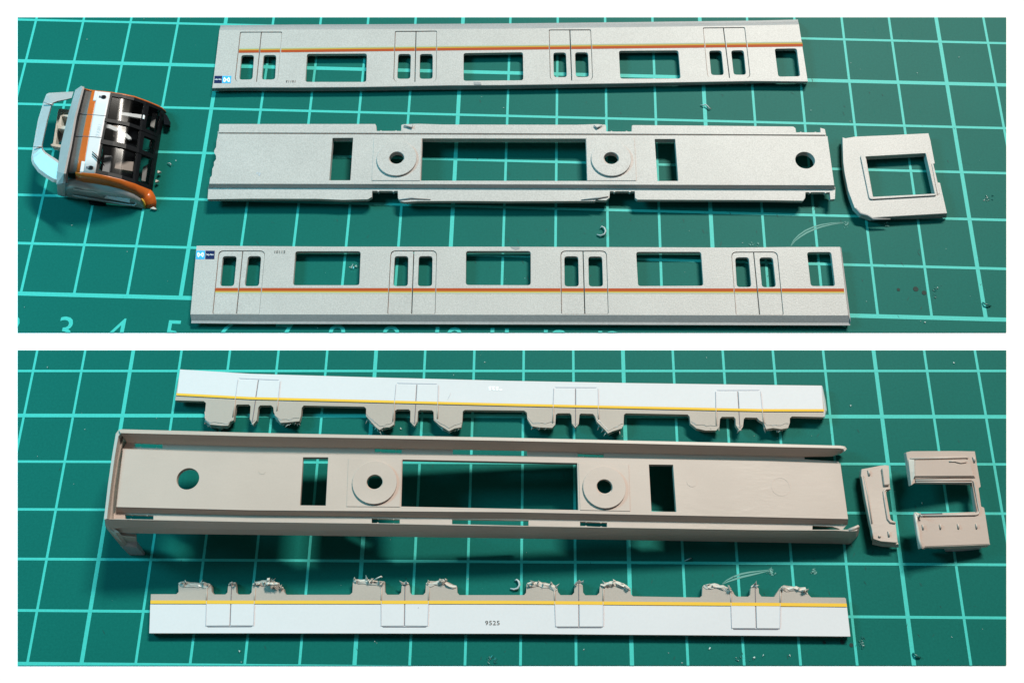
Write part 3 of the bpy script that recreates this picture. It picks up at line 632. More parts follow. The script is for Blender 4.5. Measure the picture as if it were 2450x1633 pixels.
profU = [(430.8, 883.2), (600, 893.5), (900, 902.2), (1220, 910.4), (1500, 915.5), (1820, 920), (1965.2, 921.7), (1969, 950), (1973.5, 980), (1970.7, 996.8), (1965.7, 997),
 (1895.3, 995.4), (1889.8, 999.6), (1889.8, 1010.6), (1885.6, 1023), (1869, 1025.8), (1849.7, 1023), (1833.1, 1025.8), (1827.6, 1010.6), (1816.6, 1004.5), (1811.3, 998.7), (1783.7, 997.9), (1779.7, 1001.8), (1777.6, 1020.3), (1770.5, 1030.3), (1760.5, 1016.3), (1760, 1001.8), (1756, 996.5),
 (1727, 996.5), (1722.5, 1001.8), (1721.2, 1020.3), (1713.8, 1029), (1687.5, 1029), (1666.4, 1024.2), (1651.9, 1012.4), (1650, 996), (1645.3, 990.8), (1497.8, 987.9), (1493, 991.3), (1491.7, 1017.6), (1487.2, 1024.2), (1466.1, 1030.8), (1454.3, 1036), (1447.7, 1028), (1427.9, 1008.4), (1423.5, 995.2), (1418.7, 989.4),
 (1389.7, 988.6), (1386.6, 991.3), (1384.5, 1013.7), (1376.5, 1022.4), (1368.5, 1012.4), (1367.3, 992.6), (1363.4, 987.9), (1334.4, 987.9), (1330, 991.3), (1328.6, 1015), (1321.2, 1022.9), (1289.6, 1021.6), (1272.5, 1019), (1261.9, 1001.8), (1260.6, 986.5), (1254, 981.5),
 (1112.5, 980), (1107.2, 983.4), (1106, 1007), (1103.3, 1021.6), (1087.5, 1024.2), (1074.3, 1030.8), (1053.2, 1017.6), (1037.8, 1004.5), (1037.4, 984.7), (1033.5, 980.7), (1004.5, 980), (1000, 983.4), (998.4, 1008.4), (991.3, 1019), (981.5, 1008.4), (982, 982.8), (978, 978.6), (950.5, 978.6), (945.2, 982),
 (942.6, 1015), (932, 1021.6), (918.8, 1021.6), (908.3, 1028), (897.8, 1020), (884.6, 1004.5), (875.6, 994), (876.1, 976.8), (871.4, 972.3), (726.5, 969.4), (721.7, 975.5), (719.9, 994), (716, 1007), (687, 1009.7), (671, 1011), (655, 986), (654, 974.2), (648.7, 968.9), (622.4, 968.9), (617.9, 974.2),
 (614, 1004.5), (604.7, 1016.3), (597.5, 1001.8), (599.5, 971.5), (595.5, 967), (566.5, 967), (563.9, 971.5), (558.6, 1004.5), (550.7, 1008.4), (545.5, 1017.6), (529.6, 1017.6), (503.3, 1015), (489.5, 999.2), (491.4, 975.5), (492.7, 963.6), (487.5, 958.9), (419, 957)]
def lerp_line(L, x):
    for i in range(len(L) - 1):
        if x <= L[i + 1][0] or i == len(L) - 2:
            a, b = L[i], L[i + 1]; return a[1] + (b[1] - a[1]) * (x - a[0]) / (b[0] - a[0])
c = at(1200, 950); su = thing('cut_side_strip', 'white and beige cut train side strip, ragged posts hanging down, above the beige frame', 'cut train side', (c.x, c.y, 0))
slab('strip_body', FLAT, profU, [], hU, 0.11, BEIGEP, su, 0.008)
yU = [(423, 940.5), (600, 949.8), (1220, 965.5), (1820, 978.6), (1969.5, 978.8)]
topU = [(430.8, 883.4), (600, 893.8), (900, 902.5), (1220, 910.8), (1500, 916), (1820, 920.5), (1965.2, 922.2)]
xsU = [431, 520, 600, 900, 1220, 1500, 1820, 1965]
slab('white_paint', FLAT, topU + [(1969.5, 979)] + [(x, lerp_line(yU, x)) for x in (1820, 1500, 1220, 900, 600, 424)], [], hU + 0.004, 0.003, WHITE, su, 0)
band('yellow_stripe', FLAT, [(x, lerp_line(yU, x)) for x in (423, 600, 900, 1220, 1500, 1820, 1970.5)], [(x, lerp_line(yU, x) + 5.6) for x in (422.5, 600, 900, 1220, 1500, 1820, 1971)], hU, YELLOW, su, 0.0165)
def strip_door(parent, h, tl, tr, bl, br, ct, cb, yl, lab_top, postend):
    def X(a, b, y): return a[0] + (b[0] - a[0]) * (y - a[1]) / (b[1] - a[1])
    g = 1.4
    for side in (0, 1):
        if lab_top:
            yl0, yl1, ylc = lerp_line(yl, tl[0]), lerp_line(yl, tr[0]), lerp_line(yl, ct[0])
            q = [tl, (ct[0] - g, ct[1]), (X(ct, cb, ylc) - g, ylc), (X(tl, bl, yl0), yl0)] if side == 0 else [(ct[0] + g, ct[1]), tr, (X(tr, br, yl1), yl1), (X(ct, cb, ylc) + g, ylc)]
        else:
            yl0, yl1, ylc = lerp_line(yl, tl[0]), lerp_line(yl, tr[0]), lerp_line(yl, ct[0])
            q = [(X(tl, bl, yl0), yl0), (X(ct, cb, ylc) - g, ylc), (cb[0] - g, cb[1]), bl] if side == 0 else [(X(ct, cb, ylc) + g, ylc), (X(tr, br, yl1), yl1), br, (cb[0] + g, cb[1])]
        slab('door_leaf', FLAT, q, [], h + 0.014, 0.011, WHITE, parent, 0.004)
    # seam between the leaves and the pillar edges down the posts
    for a, b, w, m in ((ct, cb, 0.75, SEAM),):
        slab('door_seam', FLAT, [(a[0] - w, a[1]), (a[0] + w, a[1]), (b[0] + w, b[1]), (b[0] - w, b[1])], [], h + 0.006, 0.005, m, parent, 0)
    for (a, b) in ((tl, bl), (tr, br)):
        ya, yb_ = (a[1], lerp_line(yl, a[0]) + 5) if lab_top else (lerp_line(yl, a[0]) - 7, b[1])
        xa, xb = X(a, b, ya), X(a, b, yb_)
        slab('door_groove', FLAT, [(xa - .6, ya), (xa + .6, ya), (xb + .6, yb_), (xb - .6, yb_)], [], h + 0.018, 0.004, SILL, parent, 0)
    e0 = (bl, br) if lab_top else (tl, tr)
    for (a, b) in ((tl, bl), (tr, br)):
        y0 = lerp_line(yl, a[0]) + (5.6 if lab_top else -7); yend = b[1] - 3 if lab_top else a[1] + 3
        if not lab_top: y0 = lerp_line(yl, a[0]) - 1
        xa, xb = X(a, b, y0), X(a, b, yend)
        tube('pillar_edge', [at(xa, y0, h + 0.003), at(xb, yend, h + 0.003)], 0.012, BEIGEP, parent, 6)
    yb = (tl[1] if lab_top else bl[1]); L, Rr = (tl, tr) if lab_top else (bl, br)
    d = -3.4 if lab_top else 1.2
    slab('door_sill', FLAT, [(L[0] + 2, L[1] + d), (Rr[0] - 2, Rr[1] + d), (Rr[0] - 5, Rr[1] + d + 1.9), (L[0] + 5, L[1] + d + 1.9)], [], h + 0.008, 0.005, SILL if lab_top else SEAM, parent, 0)
for q in (((569.2, 907), (669.8, 911), (556.5, 1000), (662, 985), (618.4, 908.5), (603.2, 1010)), ((947.8, 918.5), (1048, 920.5), (939.5, 1010), (1046.4, 1004), (997.4, 919.5), (991.6, 1014)),
          ((1325.2, 928.5), (1430.6, 929), (1322, 1014), (1432, 1006), (1377, 929), (1377, 1018)), ((1712.5, 935.6), (1819.3, 935.2), (1714, 1020), (1827.5, 1015), (1765.2, 936), (1770.5, 1024))):
    strip_door(su, hU, *q, yU, True, 0)
for seg in ([(490, 985), (492, 1003), (505, 1010), (530, 1013), (546, 1013), (556, 1003)], [(657, 992), (672, 1005), (690, 1003), (716, 1000)], [(877, 990), (898, 1012), (910, 1020), (932, 1014), (942, 1008)], [(1039, 1001), (1055, 1013), (1075, 1024), (1088, 1017), (1104, 1012)],
            [(1264, 998), (1275, 1012), (1300, 1012), (1327, 1010)], [(1430, 1003), (1446, 1020), (1456, 1029), (1470, 1022), (1490, 1014)], [(1654, 1008), (1668, 1016), (1690, 1019), (1714, 1018), (1720, 1014)], [(1829, 1010), (1836, 1018), (1868, 1017), (1887, 1013)]):
    torn('torn_edge', FLAT, [(x, y - 1) for x, y in seg], 13, hU + 0.004, TORN, su, 0.05, 0.13)
for x, y in ((604.5, 1006), (991, 1009), (1376.5, 1013), (1770, 1019)): torn('torn_edge', FLAT, [(x - 6, y - 2), (x, y + 2), (x + 6, y - 2)], 9, hU + 0.003, TORN, su, 0.04, 0.10)
loft('end_edge', [[at(1965.4, 922, hU), at(1969.6, 955, hU), at(1973.8, 980, hU), at(1970.8, 996, hU)], [at(1967.5, 926, .08), at(1974, 957, .06), at(1977, 981, .06), at(1972.5, 999, .08)]], WHITE, su, thick=0.015)
for k, ch in enumerate('9525'): text('lettering', ch, 0.088, FLAT, 1198 - k * 8.6, 929.3 - k * .3, hU + 0.004, PRINTW_GLARE, su, ang=math.pi - 0.02, bold=0.006, sx=1.15)  # white colour imitates glare off the number
slab('ink_scratch', FLAT, [(1070, 957), (1073, 950), (1079, 938), (1074, 951)], [], hU + 0.008, 0.002, FAINT, su, 0)

hL = 0.14
profL = [(361, 1420.3), (421.6, 1420.3), (427.4, 1415), (426.4, 1395.2), (434.8, 1391.3), (453.2, 1391.8), (474.3, 1393.9), (490, 1391.3), (502, 1396), (505.4, 1401.8), (506.5, 1415), (511.2, 1420.8), (538.9, 1421), (544.1, 1416.3), (545.5, 1401.8), (550.7, 1395.2), (562.6, 1391.3), (563.9, 1401.8), (565.2, 1416.3), (570.5, 1421), (596.8, 1421), (602.1, 1416.3),
 (603.4, 1401.8), (607.9, 1392.6), (623.7, 1392.6), (639.5, 1390), (652.7, 1391.3), (668.5, 1399.2), (678.5, 1407), (679.6, 1415), (684.3, 1421.6), (837.2, 1421.6), (843, 1416.3), (844.5, 1388.6), (850.3, 1383.4), (856.9, 1386.5), (895.1, 1387.3), (920.2, 1390), (921, 1415), (926.7, 1421.6), (954.4, 1421.6), (959.7, 1416.3), (961, 1401.8), (966.3, 1392.6), (975.5, 1391.3), (980, 1401.8), (980.8, 1416.3), (986, 1422), (1012.4, 1422), (1017.7, 1416.3),
 (1019, 1395.2), (1029.5, 1388.6), (1048, 1390), (1051.9, 1382.8), (1069, 1390), (1082.2, 1396.5), (1093.3, 1401.8), (1094.1, 1416.3), (1099.3, 1422.4), (1254, 1422.4), (1258.5, 1417), (1260, 1395.2), (1279, 1391.8), (1305.4, 1392.6), (1321.2, 1397.9), (1333, 1407), (1335.7, 1416.3), (1341, 1422.4), (1368.6, 1422.4), (1373.9, 1416.3), (1374.4, 1395.2), (1387, 1386), (1389.7, 1395.2), (1394.2, 1399.2), (1395, 1416.3), (1400.3, 1422.9), (1427.9, 1422.9), (1434, 1417),
 (1435.3, 1400.5), (1443.7, 1392.6), (1471.4, 1390), (1489.9, 1395.2), (1508.3, 1407), (1509.6, 1420.3), (1514.9, 1425.5), (1674.3, 1428.2), (1679.6, 1424.2), (1680.9, 1401.8), (1687.5, 1397.9), (1716.5, 1397), (1734.9, 1401.8), (1753.4, 1413.7), (1757.3, 1421.6), (1762.6, 1426), (1790.3, 1426.3), (1795, 1421.6), (1796, 1407), (1806, 1396.5), (1815.3, 1407), (1816, 1418.2), (1822, 1426), (1852.5, 1427), (1858, 1418.2),
 (1867.7, 1404.4), (1874.6, 1398.9), (1905, 1403), (1927, 1406.6), (1934, 1421), (1940.9, 1427.9), (2021, 1428.7), (2024, 1431), (2034.8, 1521.5), (1820, 1519.7), (1500, 1517.3), (1220, 1515), (900, 1514.2), (600, 1513.8), (357, 1513.8)]
c = at(1200, 1470); sl = thing('cut_side_strip', 'white cut train side strip numbered 9525, ragged posts pointing up, below the beige frame', 'cut train side', (c.x, c.y, 0))
slab('strip_body', FLAT, profL, [], hL, 0.11, BEIGEP, sl, 0.008)
yL = [(359, 1443.3), (600, 1443.6), (1220, 1444), (1820, 1448.8), (2026, 1450.8)]
slab('white_paint', FLAT, [(x, lerp_line(yL, x)) for x in (359.6, 600, 900, 1220, 1500, 1820, 2026.5)] + [(2034.6, 1521.2), (1820, 1519.4), (1500, 1517), (1220, 1514.7), (900, 1513.9), (600, 1513.5), (357.2, 1513.5)], [], hL + 0.004, 0.003, WHITE, sl, 0)
band('yellow_stripe', FLAT, [(x, lerp_line(yL, x) - 7.9) for x in (361, 600, 900, 1220, 1500, 1820, 2025)], [(x, lerp_line(yL, x)) for x in (360.5, 600, 900, 1220, 1500, 1820, 2026)], hL, YELLOW, sl, 0.0165)
for q in (((494.9, 1402), (610, 1404), (492.2, 1496), (606, 1495.6), (554, 1397), (550.2, 1495.5)), ((912, 1400), (1026.5, 1392), (912, 1496.4), (1023, 1496.4), (968.9, 1394), (967.6, 1496)),
          ((1326, 1402), (1443, 1396), (1329.5, 1498), (1443, 1498), (1384.5, 1391), (1385.2, 1498)), ((1748, 1413.7), (1867.3, 1406), (1751, 1501.8), (1866, 1502.4), (1806.8, 1402), (1809.5, 1502))):
    strip_door(sl, hL, *q, yL, False, 0)
for seg, a in (([(428, 1393), (452, 1391), (475, 1393), (503, 1395)], .03), ([(604, 1396), (612, 1390), (640, 1388), (655, 1389), (678, 1405)], .12), ([(845, 1386), (857, 1385), (895, 1387), (920, 1391)], .07), ([(1020, 1393), (1048, 1388), (1060, 1386), (1092, 1401)], .07),
               ([(1261, 1394), (1290, 1391), (1320, 1397), (1333, 1406)], .08), ([(1437, 1397), (1470, 1389), (1490, 1395), (1508, 1407)], .09), ([(1683, 1399), (1716, 1396), (1735, 1401), (1752, 1413)], .06), ([(1869, 1403), (1905, 1402), (1926, 1406), (1932, 1418)], .06)):
    torn('torn_edge', FLAT, seg, 11, hL + 0.003, TORNW, sl, a * 0.55)
for x, y in ((555, 1393), (970, 1391), (1385, 1388), (1805, 1398)): torn('torn_edge', FLAT, [(x - 8, y + 4), (x, y - 1), (x + 8, y + 3)], 7, hL + 0.003, TORN, sl, 0.04)
tube('torn_shred', [at(896, 1386, .2), at(905, 1381, .24), at(912, 1378, .26), at(914, 1380, .25)], 0.012, TORNW, sl)
for x, y, a in ((636, 1398, .5), (645, 1394, -.4), (655, 1397, .2), (640, 1390, 1.2)):
    tube('torn_shred', [at(x, y, .2), at(x + 7 * math.cos(a), y - 6 * math.sin(a), .27), at(x + 13 * math.cos(a), y - 9 * math.sin(a), .25)], [0.02, 0.03, 0.008], TORNW, sl)
for k, ch in enumerate('9525'): text('lettering', ch, 0.098, FLAT, 1164.5 + k * 9.2, 1489, hL + 0.004, INK, sl, bold=0.001, sx=1.15)
text('lettering', 'x', 0.03, FLAT, 1001, 1453, hL + 0.014, INK, sl)

# ------------------------------------------------------------------ beige body frame (lower mat), propped on its one leg
FR = Frame.of((278, 1212, 1.26), (294, 1073.5, 1.22), (2029, 1241, 0.50))
c = at(1100, 1150); bf = thing('body_frame', 'beige plastic train body frame with low walls and two round bosses, propped on one leg', 'train body frame', (c.x, c.y, 0))
slab('floor_plate', FR, [(293.8, 1073.5), (600, 1084), (1220, 1091.6), (1820, 1102.5), (2011, 1108.7), (2029.3, 1241), (1820, 1236.3), (1220, 1224.7), (600, 1220), (278, 1212.2)],
     [disc(FR, 449.5, 1144.6, 26.8, 0), [(725, 1093.3), (785.2, 1093.5), (779.2, 1208.7), (717.8, 1207.9)], [(963, 1098.8), (1381, 1107.2), (1383.7, 1219.2), (959.7, 1210.8)], [(1552.6, 1110.6), (1610.3, 1111.2), (1618.2, 1223.7), (1558.9, 1222.6)],
      disc(FR, 896.4, 1151.2, 18.5, 0), disc(FR, 1446.4, 1162, 18, 0)], 0, 0.10, BEIGE, bf)
for px, py, x, ro in ((896.3, 1153, [(833, 1096), (961, 1098), (957, 1212), (829, 1211)], 53.5), (1446.4, 1164.5, [(1384, 1107), (1504, 1109.5), (1508, 1222), (1388, 1219.5)], 51.5)):
    pad = slab('boss_pad', FR, x, [disc(FR, px, py - 2, 19, 0.01)], 0.01, 0.01, BEIGE, bf, 0.004)
    ring('boss', FR, px, py, ro, 19, 0.05, 0.045, BEIGE, pad, 0.008)
def ledge(name, pts, holes): slab(name, FR, pts, holes, -0.13, 0.06, BEIGE, bf, 0.005)
def clipnotch(x0, y0, x1, y1, sl=0.02):
    w = x1 - x0; d = (y1 - y0); k = lambda u: y0 + 0 * u
    up = [(x0, y0), (x0 + .2 * w, y0 + .004 * w), (x0 + .22 * w, y0 + .18 * d), (x0 + .26 * w, y0 + .01 * w), (x0 + .74 * w, y0 + .03 * w), (x0 + .78 * w, y0 + .03 * w + .15 * d), (x0 + .82 * w, y0 + .03 * w), (x1, y0 + .04 * w)]
    dn = [(x1, y1 + .04 * w), (x0 + .82 * w, y1 + .03 * w), (x0 + .78 * w, y1 - .17 * d + .03 * w), (x0 + .74 * w, y1 + .03 * w), (x0 + .26 * w, y1 + .01 * w), (x0 + .22 * w, y1 - .17 * d), (x0 + .18 * w, y1), (x0, y1)]
    return up + dn
ledge('upper_ledge', [(303, 1056), (600, 1060), (1220, 1069), (1820, 1083), (1925, 1085), (1925, 1098), (2006, 1103), (2012, 1112), (1820, 1106), (1220, 1094), (600, 1086), (291, 1077)],
      [clipnotch(321.5, 1057.6, 388.7, 1069.2), clipnotch(896.4, 1070.6, 961, 1081), [(1083.5, 1067.5), (1261, 1071), (1261, 1090), (1083.5, 1086)], clipnotch(1381.8, 1083, 1444.5, 1092)])
ledge('lower_ledge', [(276, 1224), (600, 1229), (1220, 1238), (1820, 1251), (2026, 1255), (2014, 1268), (2005, 1263), (1990, 1258.5), (1944, 1256.5), (1943.6, 1272), (1820, 1269), (1220, 1256), (600, 1249.5), (262, 1243)],
      [clipnotch(299, 1229.6, 367, 1241.4), clipnotch(889.3, 1239, 956.3, 1250.2), [(1081.7, 1241), (1264.6, 1244), (1264.6, 1256.5), (1081.7, 1253)], clipnotch(1387.9, 1247, 1452.4, 1257.5)])
FLOOR_LO = [(278, 1212.2), (600, 1220), (1220, 1224.7), (1820, 1236.3), (2029.3, 1241)]
STEP_LO = [(278, 1226.5), (600, 1232.5), (1220, 1240.5), (1820, 1252), (2028, 1254.5)]
FLOOR_UP = [(293.8, 1073.5), (600, 1084), (1220, 1091.6), (1820, 1102.5), (2011, 1108.7)]
def W3(px, py, h): return FR.M @ FR.uv(px, py, h)
def frame_loft(name, rows, mat, thick=0.0, smooth=False): return loft(name, [[W3(x, y, h) for x, y in L] for L, h in rows], mat, bf, smooth, thick=thick)
frame_loft('floor_step', [(FLOOR_LO, -0.004), (STEP_LO, -0.128)], BEIGE)
frame_loft('floor_step', [(FLOOR_UP, -0.004), ([(x, y - 1.5) for x, y in FLOOR_UP], -0.128)], BEIGE)
# back wall: outer face, rim, inner face
b_out = [(284.6, 1027), (293, 1026.2), (600, 1034.6), (900, 1040.5), (1220, 1046.5), (1500, 1053), (1820, 1060.3), (2012, 1065.4), (2022, 1067.5), (2026, 1073)]
b_in = [(288, 1035), (298, 1035.4), (600, 1042.8), (900, 1048), (1220, 1054), (1500, 1060), (1820, 1067.6), (2008, 1071.5), (2018, 1073.2), (2021, 1079)]
b_low = [(302, 1056), (306, 1060), (600, 1067.5), (900, 1072), (1220, 1077.5), (1500, 1083.5), (1820, 1090.5), (1925, 1092.5), (1990, 1091.5), (2008, 1086)]
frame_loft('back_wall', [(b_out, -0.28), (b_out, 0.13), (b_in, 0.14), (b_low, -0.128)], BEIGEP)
frame_loft('back_lip', [([(1110, 1066.6), (1204, 1068.4)], -0.06), ([(1112, 1068.6), (1206, 1070.6)], -0.08)], BEIGE, thick=0.02)
# left wall
l_out = [(283.5, 1028), (277, 1037), (268, 1090), (258, 1160), (249, 1238), (249.5, 1242)]
l_in = [(289.5, 1036), (283, 1043), (274, 1095), (265, 1162), (256, 1236), (256, 1240)]
l_rib = [(297, 1040), (291, 1048), (281, 1100), (271, 1165), (263.5, 1236), (263, 1240)]
l_rib2 = [(299, 1043), (294, 1051), (284, 1101), (274.5, 1166), (268.5, 1236), (268, 1240)]
l_low = [(303, 1056), (297, 1062), (289, 1105), (281, 1168), (274.5, 1236), (274, 1240)]
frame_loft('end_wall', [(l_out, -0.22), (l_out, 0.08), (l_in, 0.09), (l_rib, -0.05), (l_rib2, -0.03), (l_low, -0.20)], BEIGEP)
slab('floor_gap', FR, [(299, 1052), (304, 1056), (279, 1214), (277, 1240), (262, 1240), (270, 1170)], [], -0.22, 0.03, BEIGEP, bf, 0)
# front wall: top edge, rounded shoulder, lower face
f_top = [(250, 1240.5), (256, 1241.2), (600, 1248), (900, 1252), (1220, 1258), (1500, 1262), (1820, 1267.3), (2000, 1268.2), (2034, 1270), (2050, 1269), (2056.5, 1258)]
f_in = [(256, 1239.5), (262, 1240), (600, 1246.6), (900, 1250.6), (1220, 1256.6), (1500, 1260.6), (1820, 1265.8), (1998, 1266.2), (2030, 1266), (2044, 1262), (2052, 1256)]
f_sh = [(252, 1258), (262, 1261), (600, 1266.5), (900, 1270), (1220, 1274), (1500, 1277.5), (1820, 1282.5), (2000, 1285.5), (2030, 1287), (2048, 1284), (2055, 1272)]
f_low = [(258, 1266), (276, 1274.5), (600, 1278.5), (900, 1282.5), (1220, 1287), (1500, 1291), (1820, 1296.5), (1980, 1299.5), (2030, 1301), (2037, 1299), (2053, 1281)]
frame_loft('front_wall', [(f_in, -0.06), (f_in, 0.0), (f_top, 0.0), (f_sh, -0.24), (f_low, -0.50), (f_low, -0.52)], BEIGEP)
slab_slot = frame_loft('wall_slot', [([(1104, 1277), (1240, 1280)], -0.45), ([(1104, 1283), (1240, 1286)], -0.58)], SEAM, 0.01)
frame_loft('slot_bar', [([(1140, 1279.5), (1238, 1281.5)], -0.43), ([(1140, 1282), (1238, 1284)], -0.48)], BEIGE, 0.01)
tube('torn_tip', [W3(2030, 1268, -.02), W3(2044, 1263, 0.0), W3(2055, 1257, 0.03)], [0.03, 0.03, 0.02], BEIGE, bf)
# leg: thin post with a foot
loft('leg', [[at(252.5, 1260, .98), at(276.5, 1274, .92), at(285, 1272, .98), at(262, 1256, 1.0)],
             [at(289, 1305.5, .26), at(298, 1306, .26), at(304, 1298, .34), at(292, 1293, .36)],
             [at(310, 1326.5, 0.02), at(318, 1326.5, 0.0), at(318, 1318, 0.0), at(306, 1318, .05)]], BEIGEP, bf, False, True)
loft('leg', [[at(289, 1306, .26), at(328, 1309, .26), at(327, 1292, .34), at(297, 1291, .36)], [at(310.4, 1327, 0.0), at(345.5, 1327, 0.0), at(347, 1321, 0.0), at(322, 1306, 0.0)]], CHROME, bf, False, True)
loft('leg_web', [[at(278, 1276, .80), at(326, 1280, .74)], [at(297, 1292, .36), at(327, 1293, .34)]], BEIGEP, bf, thick=0.04)
put('mould_mark', slabmesh('mould_mark', [disc(FR, 1868, 1163, 23, 0.006, 40), disc(FR, 1868, 1163, 20.5, 0.0025, 40)], 0.0025, 0.0025), BEIGE, bf, FR.M)
put('mould_mark', slabmesh('mould_mark', [disc(FR, 1655, 1152, 12, 0.004, 30)], 0.004, 0.004), BEIGE, bf, FR.M)
slab('ejector_mark', FR, [(618, 1125), (622, 1131), (630, 1132), (636, 1127), (633, 1133), (625, 1134.5), (619, 1131)], [], 0.003, 0.002, BEIGEP, bf, 0)

# ------------------------------------------------------------------ cut end pieces (lower mat, right)
FC = Frame.of((2166, 1081, 0.52), (2333, 1079, 0.30), (2200, 1306, 0.46))
c = at(2270, 1200); e1 = thing('cut_end_piece', 'beige C-shaped half of a train end wall with an open window, far right', 'cut end wall', (c.x, c.y, 0))
slab('wall', FC, [(2168, 1081.4), (2180, 1078.4), (2282.9, 1077.9), (2332.9, 1078.8), (2338, 1110), (2347, 1163.6), (2341.8, 1167), (2348, 1210.9), (2355, 1213.6), (2358, 1230), (2368.6, 1300.5), (2213.2, 1306.4), (2203.4, 1311.5), (2197, 1274), (2193, 1250), (2190.5, 1229.6), (2193, 1224.5), (2204.3, 1228.4), (2336.4, 1223.6), (2327.5, 1157), (2189, 1154.5), (2180.5, 1160.5), (2172, 1104.6)], [], 0, 0.09, BEIGE, e1)
slab('raised_box', FC, [(2189, 1100), (2322, 1098.5), (2331, 1141), (2188.5, 1144)], [], 0.02, 0.02, BEIGE, e1, 0.01)
loft('box_slope', [[W for W in (FC.M @ FC.uv(2188.5, 1137.5, .045), FC.M @ FC.uv(2330, 1137, .045))], [FC.M @ FC.uv(2187, 1143.6, -.0), FC.M @ FC.uv(2333, 1142.6, -.0)]], BEIGEP, e1, thick=0.01)
loft('box_slope', [[FC.M @ FC.uv(2187.5, 1099, .045), FC.M @ FC.uv(2188.5, 1137.5, .045)], [FC.M @ FC.uv(2173, 1098, .01), FC.M @ FC.uv(2180, 1157, .01)]], TORNW, e1, thick=0.01)
slab('raised_top', FC, [(2188.5, 1099.6), (2321, 1098.4), (2329.5, 1137.2), (2188.5, 1138)], [], 0.047, 0.03, BEIGE, e1, 0.012)
def rib(pts, r=0.016, h=0.012, mat=BEIGE, nm='rib', parent=None, fr=None):
    f = fr or FC
    return tube(nm, [f.M @ f.uv(x, y, h) for x, y in pts], r, mat, parent or e1, 6)
rib([(2178, 1096.5), (2312, 1093.4), (2316, 1096)]); rib([(2190, 1148), (2322, 1147.4), (2329, 1150.5), (2331.5, 1158), (2343.5, 1221), (2340, 1228), (2334, 1230.4), (2204, 1232.4)], 0.018)
rib([(2192, 1153), (2325, 1152.6), (2336, 1222)], 0.014); rib([(2204, 1229.2), (2254, 1228)], 0.012, 0.014, SEAM, 'slot')
for x, y in ((2207.5, 1254), (2249, 1253), (2292, 1252.4), (2335.5, 1252)): rib([(x, y), (x + 1.6, y + 11)], 0.016, 0.012)
rib([(2329, 1092), (2332, 1104)], 0.02, 0.015); rib([(2271, 1103), (2284, 1103), (2298, 1106.5), (2312, 1104.5)], 0.012, 0.055)
torn('torn_edge', FLAT, [(2190, 1224), (2197, 1230), (2204, 1232)], 6, 0.50, TORNW, e1, 0.05)
tube('torn_edge', [FC.M @ FC.uv(x, y, 0.0) for x, y in ((2191, 1226), (2192.5, 1250), (2196, 1272), (2199, 1290), (2204, 1311))], [0.035, 0.02, 0.03, 0.02, 0.03], TORNW, e1, 6)
loft('lower_side', [[FC.M @ FC.uv(x, y, -0.01) for x, y in ((2205, 1311), (2213.2, 1306.2), (2300, 1303.4), (2368.4, 1300.4))], [at(x, y, .12) for x, y in ((2209, 1313), (2216, 1310), (2302, 1312), (2360, 1307))]], BEIGEP, e1, thick=0.02)
loft('painted_side', [[at(2257, 1309.5, .22), at(2280, 1308.8, .22), at(2300, 1308, .22), at(2352, 1305, .20)], [at(2262, 1317.5, .0), at(2283, 1317, .0), at(2303, 1316.2, .0), at(2346, 1311.5, .03)]], CHROME, e1, thick=0.02)
loft('yellow_mark', [[at(2278, 1308.6, .23), at(2295, 1308, .23)], [at(2276, 1317, .02), at(2288, 1316.6, .02)]], YELLOW2, e1, thick=0.01)

FD = Frame.of((2062, 1122, 0.22), (2127, 1114, 0.18), (2090, 1290, 0.26))
c = at(2100, 1210); e2 = thing('cut_end_piece', 'narrow beige sliver of a train end wall, left of the C-shaped piece', 'cut end wall', (c.x, c.y, 0))
slab('wall', FD, [(2061.4, 1121.6), (2091.8, 1116), (2106, 1113), (2118.6, 1111.8), (2127, 1113), (2130, 1172), (2124, 1173), (2120.4, 1176), (2121, 1182), (2131, 1240), (2134, 1244), (2142.5, 1247), (2148.4, 1297.5), (2110, 1294.5), (2090, 1288), (2086, 1265), (2082.9, 1252.9), (2070.4, 1192), (2062, 1142), (2060, 1138)], [], 0, 0.10, BEIGE, e2)
slab('raised_box', FD, [(2110.5, 1118), (2127.6, 1117), (2129.6, 1159), (2116, 1160)], [], 0.05, 0.05, BEIGE, e2, 0.012)
rib([(2129.5, 1168.6), (2119, 1169.4), (2114.5, 1175), (2116, 1190), (2124, 1240), (2130, 1248), (2142, 1250)], 0.018, 0.014, BEIGE, 'rib', e2, FD)
rib([(2066, 1137), (2076, 1185), (2086, 1252)], 0.014, 0.0, BEIGEP, 'rib', e2, FD)
rib([(2078, 1124), (2080, 1136)], 0.02, 0.015, BEIGE, 'rib', e2, FD); rib([(2126, 1270), (2127.5, 1282)], 0.018, 0.014, BEIGE, 'rib', e2, FD); rib([(2102, 1282), (2107, 1282.5)], 0.018, 0.014, BEIGE, 'rib', e2, FD)
loft('lower_lip', [[at(2087, 1291, .14), at(2110, 1298, .14), at(2149, 1299, .14)], [at(2087, 1300, .06), at(2112, 1305.5, .06), at(2149.5, 1307, .06)]], BEIGE, e2, thick=0.03)

